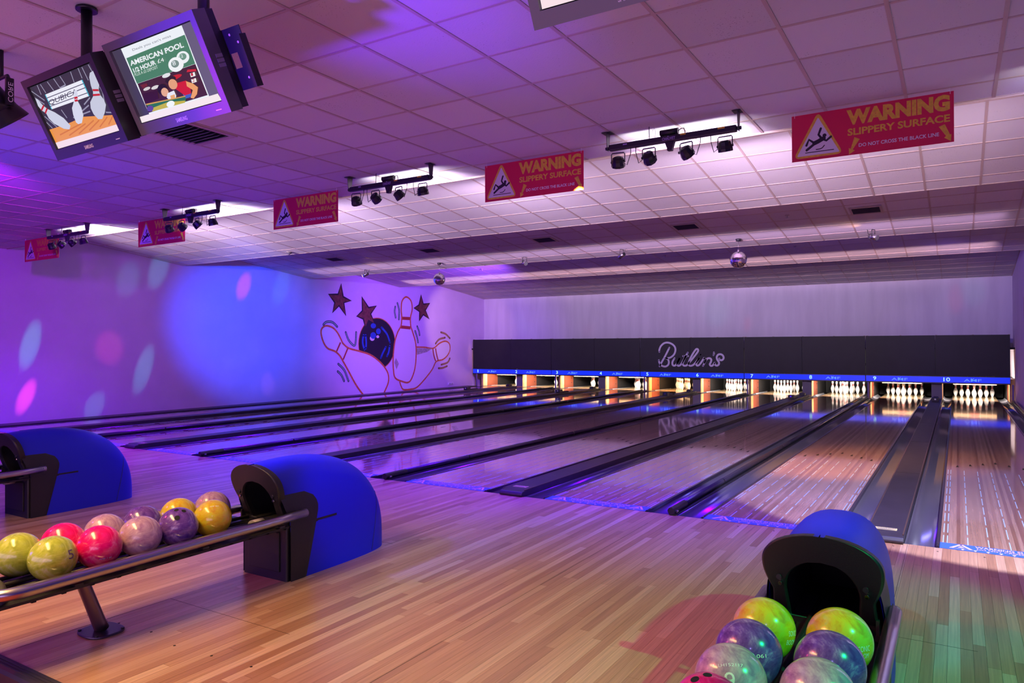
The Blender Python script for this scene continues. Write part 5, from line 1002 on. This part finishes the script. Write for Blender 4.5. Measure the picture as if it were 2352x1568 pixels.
# ------------------------------------------------------------------ mirror balls, pin spots, vents, sprinklers
def zc(y):
    # underside of the ceiling
    if y < .68: return ZA
    if y < 4.52: return 4.09-.124*y
    if y < 8.6: return 4.525-.116*y
    if y < 12.6: return 5.0-.115*y
    return 5.46-.115*y
MIR = mat('mirror_facets', (.85, .84, .88), .04, 1.0)
for x, r, lab in ((-3.49, .162, 'mirror ball hanging right of centre above lane 7'), (-10.78, .150, 'mirror ball hanging near the mural wall')):
    zt = zc(7.95); o = tag(empty('mirror_ball', (x, 7.95, zt)), lab, 'mirror ball', 'mirror balls')
    mb = MB(); nu, nv = 36, 20; rings = []
    for k in range(1, nv):
        a = PI*k/nv; rings.append(mb.add([(r*math.sin(a)*math.cos(2*PI*i/nu), r*math.sin(a)*math.sin(2*PI*i/nu), -.41+r*math.cos(a)) for i in range(nu)]))
    for a, b in zip(rings, rings[1:]):
        for i in range(nu): j = (i+1) % nu; mb.face([a+i, b+i, b+j, a+j])
    mb.face([rings[0]+i for i in range(nu)]); mb.face([rings[-1]+i for i in range(nu)][::-1])
    mb.build('ball', MIR, o)
    MB().cyl((0, 0, -.41+r), (0, 0, -.41+r+.03), .02, n=12).build('ball_cap', CHROME, o)
    MB().cyl((0, 0, -.41+r+.03), (0, 0, -.045), .0035, n=6).build('wire', SILVER, o)
    MB().cyl((0, 0, -.005), (0, 0, -.05), .055, .04, n=16).build('motor', BLACKM, o)
SPOTC = mat('spot_chrome', (.6, .6, .64), .15, 1.0)
for x, yaw, lit, lab in ((-13.33, 1.9, True, 'small chrome pin spot glowing amber by the mural wall'), (-8.38, -2.2, False, 'small chrome pin spot right of the left mirror ball'), (-5.97, 1.2, False, 'small chrome pin spot left of the right mirror ball'), (-1.14, -2.0, False, 'small chrome pin spot near the right wall')):
    zt = zc(8.05); o = tag(empty('pin_spot', (x, 8.05, zt), yaw), lab, 'spotlight', 'pin spots')
    MB().tube([(-.05, 0, -.135), (-.05, 0, -.02), (-.045, 0, -.006), (.045, 0, -.006), (.05, 0, -.02), (.05, 0, -.135)], .006, n=6).build('yoke', BLACKM, o)
    d = Vector((0, .9, -.35)).normalized(); c = Vector((0, 0, -.135))
    MB().cyl(c-d*.075, c+d*.075, .045, .052, n=16).build('can', SPOTC, o)
    MB().cyl(c-d*.085, c-d*.07, .035, n=14).build('back', BLACKM, o)
    MB().cyl(c+d*.0752, c+d*.079, .047, n=16).build('lens', mat('amber_lens', (1, .7, .4), .2, emit=(1, .55, .22), es=14.0) if lit else mat('spot_glass', (.2, .2, .22), .1), o)
    MB().tube([c-d*.08, c-d*.11+Vector((0, 0, .05)), c-d*.10+Vector((.03, 0, .10)), Vector((.05, -.09, -.002))], .004, n=6).build('lead', BLACKM, o)
lamp('pin_spot_beam', 'SPOT', (-13.1, 7.8, 3.35), (-12.5, 7.55, 3.62), (1, .5, .2), 5, cone=R(60), blend=.9, soft=.03)
lamp('pin_spot_beam', 'SPOT', (-1.25, 7.85, 3.45), (-1.55, 7.6, 3.62), (1, .5, .2), 4, cone=R(80), blend=.9, soft=.03)
sl = math.atan(.116)
for i, x in enumerate((-13.19, -10.17, -7.16, -4.15, -1.135)):
    o = tag(empty('ceiling_vent', (x, 6.80, zc(6.80)-.001)), 'dark rectangular ceiling vent, ' + ['nearest the mural wall', 'second from the mural wall', 'middle of the row of five', 'second from the right wall', 'nearest the right wall'][i], 'vent', 'ceiling vents')
    o.rotation_euler = (-sl, 0, 0)
    mb = MB()
    for a in ((-.24, .24, -.20, -.165), (-.24, .24, .165, .20), (-.24, -.205, -.165, .165), (.205, .24, -.165, .165)): mb.box(*a, -.012, 0)
    mb.build('frame', GRIDM, o)
    MB().box(-.205, .205, -.165, .165, -.003, -.001).build('duct', INNER, o)
    for k in range(9): MB().box(-.205, .205, -.155+.036*k, -.150+.036*k, -.011, -.003).build('louvre', mat('louvre_dark', (.04, .03, .04), .5), o)
o = tag(empty('ceiling_vent', (-5.912, -2.177, ZA-.001)), 'square ceiling vent with slanted slats below the monitors', 'vent')
mb = MB()
for a in ((-.29, .29, -.29, -.24), (-.29, .29, .24, .29), (-.29, -.24, -.24, .24), (.24, .29, -.24, .24)): mb.box(*a, -.008, 0)
mb.build('frame', GRIDM, o); MB().box(-.24, .24, -.24, .24, -.003, -.001).build('duct', INNER, o)
for k in range(8):
    MB().box(-.23, .23, -.022, .022, -.0015, .0015, M=Matrix.Translation((0, -.20+.057*k, -.016)) @ Matrix.Rotation(.6, 4, 'X')).build('slat', mat('slat_metal', (.35, .3, .38), .4), o)
for i, (x, y, lab) in enumerate(((-2.34, 6.67, 'small sprinkler head between the two right vents'), (-8.36, 6.9, 'small sprinkler head left of the middle vent'), (-2.97, 10.82, 'small sprinkler head above the right mirror ball'), (-6.0, 10.8, 'small sprinkler head beside the centre pin spot'), (-11.46, 10.84, 'small sprinkler head behind the left mirror ball'), (-14.4, -.55, 'small sprinkler head above the far left warning sign'))):
    z = zc(y); o = tag(empty('sprinkler', (x, y, z)), lab, 'sprinkler', 'sprinkler heads')
    MB().cyl((0, 0, -.001), (0, 0, -.012), .035, n=14).build('rose', GRIDM, o); MB().cyl((0, 0, -.012), (0, 0, -.05), .010, n=8).build('stem', SILVER, o); MB().cyl((0, 0, -.05), (0, 0, -.055), .026, n=10).build('deflector', SILVER, o)
o = tag(empty('smoke_detector', (-12.0, 4.30, zc(4.30))), 'small dome detector at the edge of the second ceiling step', 'detector')
MB().lathe([(.055, -.002), (.055, -.03), (.035, -.05), (.003, -.055)][::-1], 16).build('dome', mat('detector_dark', (.12, .1, .12), .4), o)
MB().cyl((0, 0, 0), (0, 0, -.006), .06, n=16).build('base', GRIDM, o)

# ------------------------------------------------------------------ monitors
SCRG = {}
def scr(c):
    k = tuple(c)
    if k not in SCRG: SCRG[k] = mat('screen_%d_%d_%d' % k, (0, 0, 0), .25, spec=.3, emit=lin(c), es=1.0)
    return SCRG[k]
BZ1 = mat('bezel_black', (.035, .030, .038), .35); BZ2 = mat('bezel_grey', (.13, .12, .145), .35); TVB = mat('monitor_back', (.018, .015, .022), .5, bump=(300, .4))
def make_monitor(loc, tilt, yaw, w, h, bez, label, pole_x, pole_y, picture, bracket=False):
    root = tag(empty('monitor', loc), label, 'monitor', 'hanging monitors')
    M = Matrix.Rotation(yaw, 4, 'Z') @ Matrix.Rotation(-tilt + 0.0, 4, 'X')
    # local frame: x right, z up the screen, -y towards the viewer
    M = Matrix.Rotation(yaw, 4, 'Z') @ Matrix.Rotation(tilt, 4, 'X')
    T = lambda x, y, z: tuple(M @ Vector((x, y, z)))
    bw, bb = .042, .062   # side/top bezel, bottom bezel
    x0, x1, z0, z1 = -w/2+bw, w/2-bw, -h/2+bb, h/2-bw
    mb = MB()
    for a in ((-w/2, w/2, h/2-bw+.004, h/2), (-w/2, w/2, -h/2, -h/2+bb-.004), (-w/2, -w/2+bw-.004, -h/2+bb-.004, h/2-bw+.004), (w/2-bw+.004, w/2, -h/2+bb-.004, h/2-bw+.004)):
        mb.box(a[0], a[1], 0, .075, a[2], a[3], M=M)
    fr = mb.build('bezel', bez, root)
    mb = MB()
    for q in (((x0-.004, z0-.004), (x1+.004, z0-.004), (x1+.004-.0, z0), (x0, z0)),): pass
    ins = [(x0-.004, z0-.004), (x1+.004, z0-.004), (x1+.004, z1+.004), (x0-.004, z1+.004)]
    k = mb.add([T(p[0], .001, p[1]) for p in ins] + [T(p[0]*.985, .022, p[1]) for p in ins])
    for i in range(4): j = (i+1) % 4; mb.face([k+i, k+j, k+4+j, k+4+i])
    mb.build('inner_edge', bez, fr)
    bk = MB().box(-w/2+.004, w/2-.004, .075, .12, -h/2+.006, h/2-.006, M=M).build('back', TVB, root)
    mb = MB(); a, b_ = (w/2-.05, h/2-.06), (w/2-.16, h/2-.14)
    k = mb.add([T(s*a[0], .12, t*a[1]) for s, t in ((-1,-1),(1,-1),(1,1),(-1,1))] + [T(s*b_[0], .20, t*b_[1]) for s, t in ((-1,-1),(1,-1),(1,1),(-1,1))])
    for i in range(4): j = (i+1) % 4; mb.face([k+i, k+j, k+4+j, k+4+i])
    mb.face([k+4, k+5, k+6, k+7]); mb.build('rear_hump', TVB, root)
    mb = MB()
    for i in range(3): mb.box(w/2-.0005, w/2+.0012, .035, .075, -.03+.022*i, -.014+.022*i, M=M)
    mb.build('side_buttons', mat('button_lilac', (.30, .26, .36), .5), fr)
    # the picture
    sw, sh = x1-x0, z1-z0
    scn = MB().box(x0, x1, .014, .02, z0, z1, M=M).build('screen', scr((70, 60, 76)), root)
    lay = [0]
    def put(name, polys=None, lines=None):
        mbs = {}
        for it in (polys or []):
            lay[0] += 1; y = .0136-.00022*lay[0]; mb = MB(); mb.flat(it[1], lambda p, y=y: T(x0+min(1, max(0, p[0]))*sw, y, z0+min(1, max(0, p[1]))*sh)); mbs.setdefault(it[0], []).append(mb)
        for c, wd_, pts in (lines or []):
            lay[0] += .1; y = .0136-.00022*lay[0]; mb = MB(); mb.ribbon([(p[0]*sw, p[1]*sh) for p in pts], wd_*sh, lambda p, y=y: T(x0+min(sw, max(0, p[0])), y, z0+min(sh, max(0, p[1]))), smooth=False, cap=False); mbs.setdefault(c, []).append(mb)
        for c, L in mbs.items():
            m = MB()
            for q in L:
                n = m.add(q.v)
                for f in q.f: m.face([n+i for i in f])
            m.build(name, scr(c), scn)
    def txt(s, a, b, c, col, bold):
        lay[0] += .5; y = .0136-.00022*lay[0]; mb = MB(); add_text_quad(mb, s, lambda p: T(x0+p[0]*sw, y, z0+p[1]*sh), a, b, c, 0, bold); mb.build('screen_text', scr(col), scn)
    if picture == 1:
        P = TV1['poly']; put('picture', P[:1]); put('picture', None, TV1['under']); put('picture', P[1:2]); put('picture', None, TV1['streak']); put('picture', P[2:3]); put('picture', None, TV1['line'][:5])
        txt('QUBICA', TV1TXT[0], (TV1TXT[1][0]+.06, TV1TXT[1][1]), TV1TXT[2], (60, 54, 74), .0)
        put('picture', P[3:]); put('picture', None, TV1['line'][5:])
    else:
        put('picture', TV2['poly'])
        for s, a, b, c, col in TV2TXT: txt(s, a, b, c, col, .03 if s in ('AMERICAN POOL', '1/2 HOUR') else 0.0)
    mb = MB(); add_text(mb, 'SAMSUNG', lambda p: T(p[0], -.0008, p[1]), -.045, -h/2+.018, .09, .020, 0, .015); mb.build('maker_mark', mat('silver_print', (.70, .68, .76), .4), fr)
    mb = MB(); mb.box(w/2-.10, w/2-.06, -.001, 0, -h/2+.022, -h/2+.026, M=M); mb.build('power_mark', mat('silver_print', (0,0,0)), fr)
    # pole to the ceiling
    lx, ly, lz = loc; c = M @ Vector((0, .20, 0))
    pl = MB().cyl((pole_x-lx, pole_y-ly, c.z-.06), (pole_x-lx, pole_y-ly, ZA-lz-.001), .030, n=16).build('pole', BLACKM, root)
    MB().cyl((pole_x-lx, pole_y-ly, ZA-lz-.016), (pole_x-lx, pole_y-ly, ZA-lz-.001), .058, n=18).build('ceiling_rose', BLACKM, pl)
    MB().tube([(c.x, c.y, c.z), (c.x*.6+(pole_x-lx)*.4, c.y*.5+(pole_y-ly)*.5, c.z-.01), (pole_x-lx, pole_y-ly, c.z-.02)], .028, n=10).build('mount_arm', BLACKM, root)
    if bracket:
        # spare mounting plate beside the monitor
        bx, by, bz = -2.835-lx, -4.038-ly, 2.91-lz
        Q = Matrix.Translation((bx, by, bz)) @ Matrix.Rotation(.46, 4, 'X')
        mb = MB(); mb.box(-.13, .10, 0, .004, .03, .14, M=Q); mb.box(-.13, -.02, 0, .004, -.04, .03, M=Q); mb.box(.03, .10, 0, .004, -.04, .03, M=Q); mb.box(-.13, .10, 0, .004, -.14, -.04, M=Q)
        mb.box(.10, .104, -.02, .02, -.14, .10, M=Q); mb.box(-.40, -.12, .01, .03, -.02, .02, M=Q)
        br = mb.build('spare_bracket', BLACKM, root)
        for px, pz in ((-.06, .10), (.02, .11), (-.05, .06), (.06, .07), (.05, -.09)): MB().cyl(Q @ Vector((px, -.002, pz)), Q @ Vector((px, -.0005, pz)), .006, n=8).build('screw_hole', GRIDM, br)
    return root
make_monitor((-4.02, -4.19, 2.83), .458, -.018, .75, .452, BZ1, 'black hanging monitor showing bowling pins on its screen', -4.20, -4.02, 1)
make_monitor((-3.235, -4.15, 2.868), .480, 0.0, .75, .465, BZ2, 'grey hanging monitor showing the pool offer', -3.235, -4.03+.10, 2, bracket=True)
make_monitor((-.795, -4.147, 2.868), .480, 0.0, .75, .465, BZ2, 'hanging monitor cut off by the top of the picture', -.795, -3.93, 1)
# stage lamp at the left edge
o = tag(empty('stage_lamp', (-5.30, -4.0, 3.12)), 'dark stage lamp with glowing rim at the left picture edge', 'stage lamp')
d = Vector((.10, .55, -.70)).normalized()
MB().cyl(-d*.13, d*.02, .085, .10, n=20).build('housing', BLACKM, o); MB().cyl(d*.02, d*.10, .10, .125, n=20, caps=False).build('hood', BLACKM, o)
MB().cyl(d*.018, d*.03, .098, n=20).build('lens', mat('lamp_lens_violet', (.3, .2, 1), .2, emit=(.30, .22, 1.0), es=5.0), o)
MB().tube([(-.12, 0, 0), (-.12, 0, .17), (-.10, 0, .20), (.10, 0, .20), (.12, 0, .17), (.12, 0, 0)], .011, n=8).build('yoke', BLACKM, o)
MB().cyl((0, 0, .20), (0, 0, ZA-3.12-.001), .018, n=10).build('hanger', BLACKM, o)
mb = MB(); add_text(mb, 'CORE', lambda p: (.132, -.02+p[1]*.0+p[0]*0, 0) if False else (.1325, -.012+.03*p[1], .02+.13*p[0]), 0, 0, 1, 1, 0, .0)
pz = MB().box(.112, .131, -.022, .024, .0, .18).build('side_arm', BLACKM, o); mb.build('maker_mark', WHITE, pz)

# ------------------------------------------------------------------ mural painted on the left wall
mu = tag(empty('wall_mural', (XL, 9.9, 0)), 'painted mural of bowling ball, three pins and stars on the left wall', 'mural')
def onwall(k): return lambda p: (.0015+.0006*k, p[0]-9.9, p[1])
OUTL = mat('paint_orange', (.62, .17, .05), .7, vary=(14, .25)); STARF = mat('paint_brown', (.17, .055, .035), .75, vary=(9, .4)); INK = mat('paint_black', (.012, .008, .02), .7)
PBLUE = mat('paint_blue', (.02, .09, .42), .7); PGRN = mat('paint_green', (.25, .55, .36), .7, vary=(25, .25)); PTAN = mat('paint_tan', (.38, .22, .10), .7); PWH = mat('paint_white', (.82, .78, .82), .7); PRED = mat('paint_red', (.42, .05, .035), .7)
for q in MURAL['pin_right']:
    p = MB().flat(q, onwall(1)).build('painted_pin', PWH, mu); MB().ribbon(q[:17], .055, onwall(3)).build('outline', OUTL, p)
for q in MURAL['ball']:
    p = MB().flat(q, onwall(2)).build('painted_ball', INK, mu); MB().ribbon(q, .05, onwall(1.6), closed=True).build('outline', OUTL, p)
    for h in MURAL['ballglint']: MB().flat(h, onwall(3)).build('glint', PWH, p)
    for h in MURAL['ballhole']: MB().flat(h, onwall(3.5)).build('finger_hole', PBLUE, p)
    for h in MURAL['ballstreak']: MB().ribbon(h, .075, onwall(3)).build('highlight', PBLUE, p)
for nm in ('pin_left', 'pin_mid'):
    for q in MURAL[nm]:
        p = MB().flat(q, onwall(4 if nm == 'pin_left' else 5)).build('painted_pin', PWH, mu)
        (MB().ribbon(q, .06, onwall(6), closed=nm == 'pin_mid') if nm == 'pin_mid' else MB().ribbon(q[15:]+q[:15], .06, onwall(6))).build('outline', OUTL, p)
for i, q in enumerate(MURAL['stripe']): MB().ribbon(q, .11 if i < 2 else .06, onwall(5.6), cap=False).build('painted_stripe', PRED, mu)
for q in MURAL['shade']: MB().flat(q, onwall(5.4)).build('painted_shade', mat('paint_sage', (.42, .42, .34), .7, vary=(18, .35)), mu)
for q in MURAL['stars']:
    p = MB().flat(q, onwall(6.5)).build('painted_star', STARF, mu); MB().ribbon(q, .06, onwall(7), closed=True, smooth=False).build('outline', INK, p)
for q in MURAL['motion']:
    p = MB().ribbon(q, .075, onwall(1.5)).build('motion_line', INK, mu); MB().ribbon(q, .035, onwall(2.2)).build('fill', PGRN, p)
for q in MURAL['motion_tan']: MB().ribbon(q, .075, onwall(2)).build('motion_line', PTAN, mu)
# painted strands on the right wall
m2 = tag(empty('wall_mural', (XR, 13, 0)), 'painted brown strands on the right wall at the picture edge', 'mural')
for k, q in enumerate([[(12.4, .75), (12.7, 1.6), (13.3, 2.3), (13.6, 3.1)], [(12.0, 1.2), (12.6, 1.9), (12.9, 2.8)], [(13.9, 1.1), (13.75, 1.9), (13.9, 2.6)], [(11.2, .9), (11.7, 1.8), (12.2, 2.9)]]):
    MB().ribbon(q, .06 if k else .10, lambda p: (-.0015-.0004*k, p[0]-13, p[1])).build('painted_strand', PRED if k % 2 == 0 else PTAN, m2)
o = tag(empty('wall_socket', (XL, 15.5, .10)), 'small white wall socket near the foot of the mural wall', 'socket')
MB().box(.0, .035, -.16, .16, 0, .09).build('back_box', WHITE, o, bevel=.006); MB().box(.035, .04, -.12, -.02, .02, .07).build('plate', mat('socket_grey', (.5, .48, .52), .4), o); MB().box(.035, .04, .02, .12, .02, .07).build('plate', mat('socket_grey', (0,0,0)), o)
for m in bpy.data.materials:
    if m.use_nodes and m.name == 'blue_shell': pass
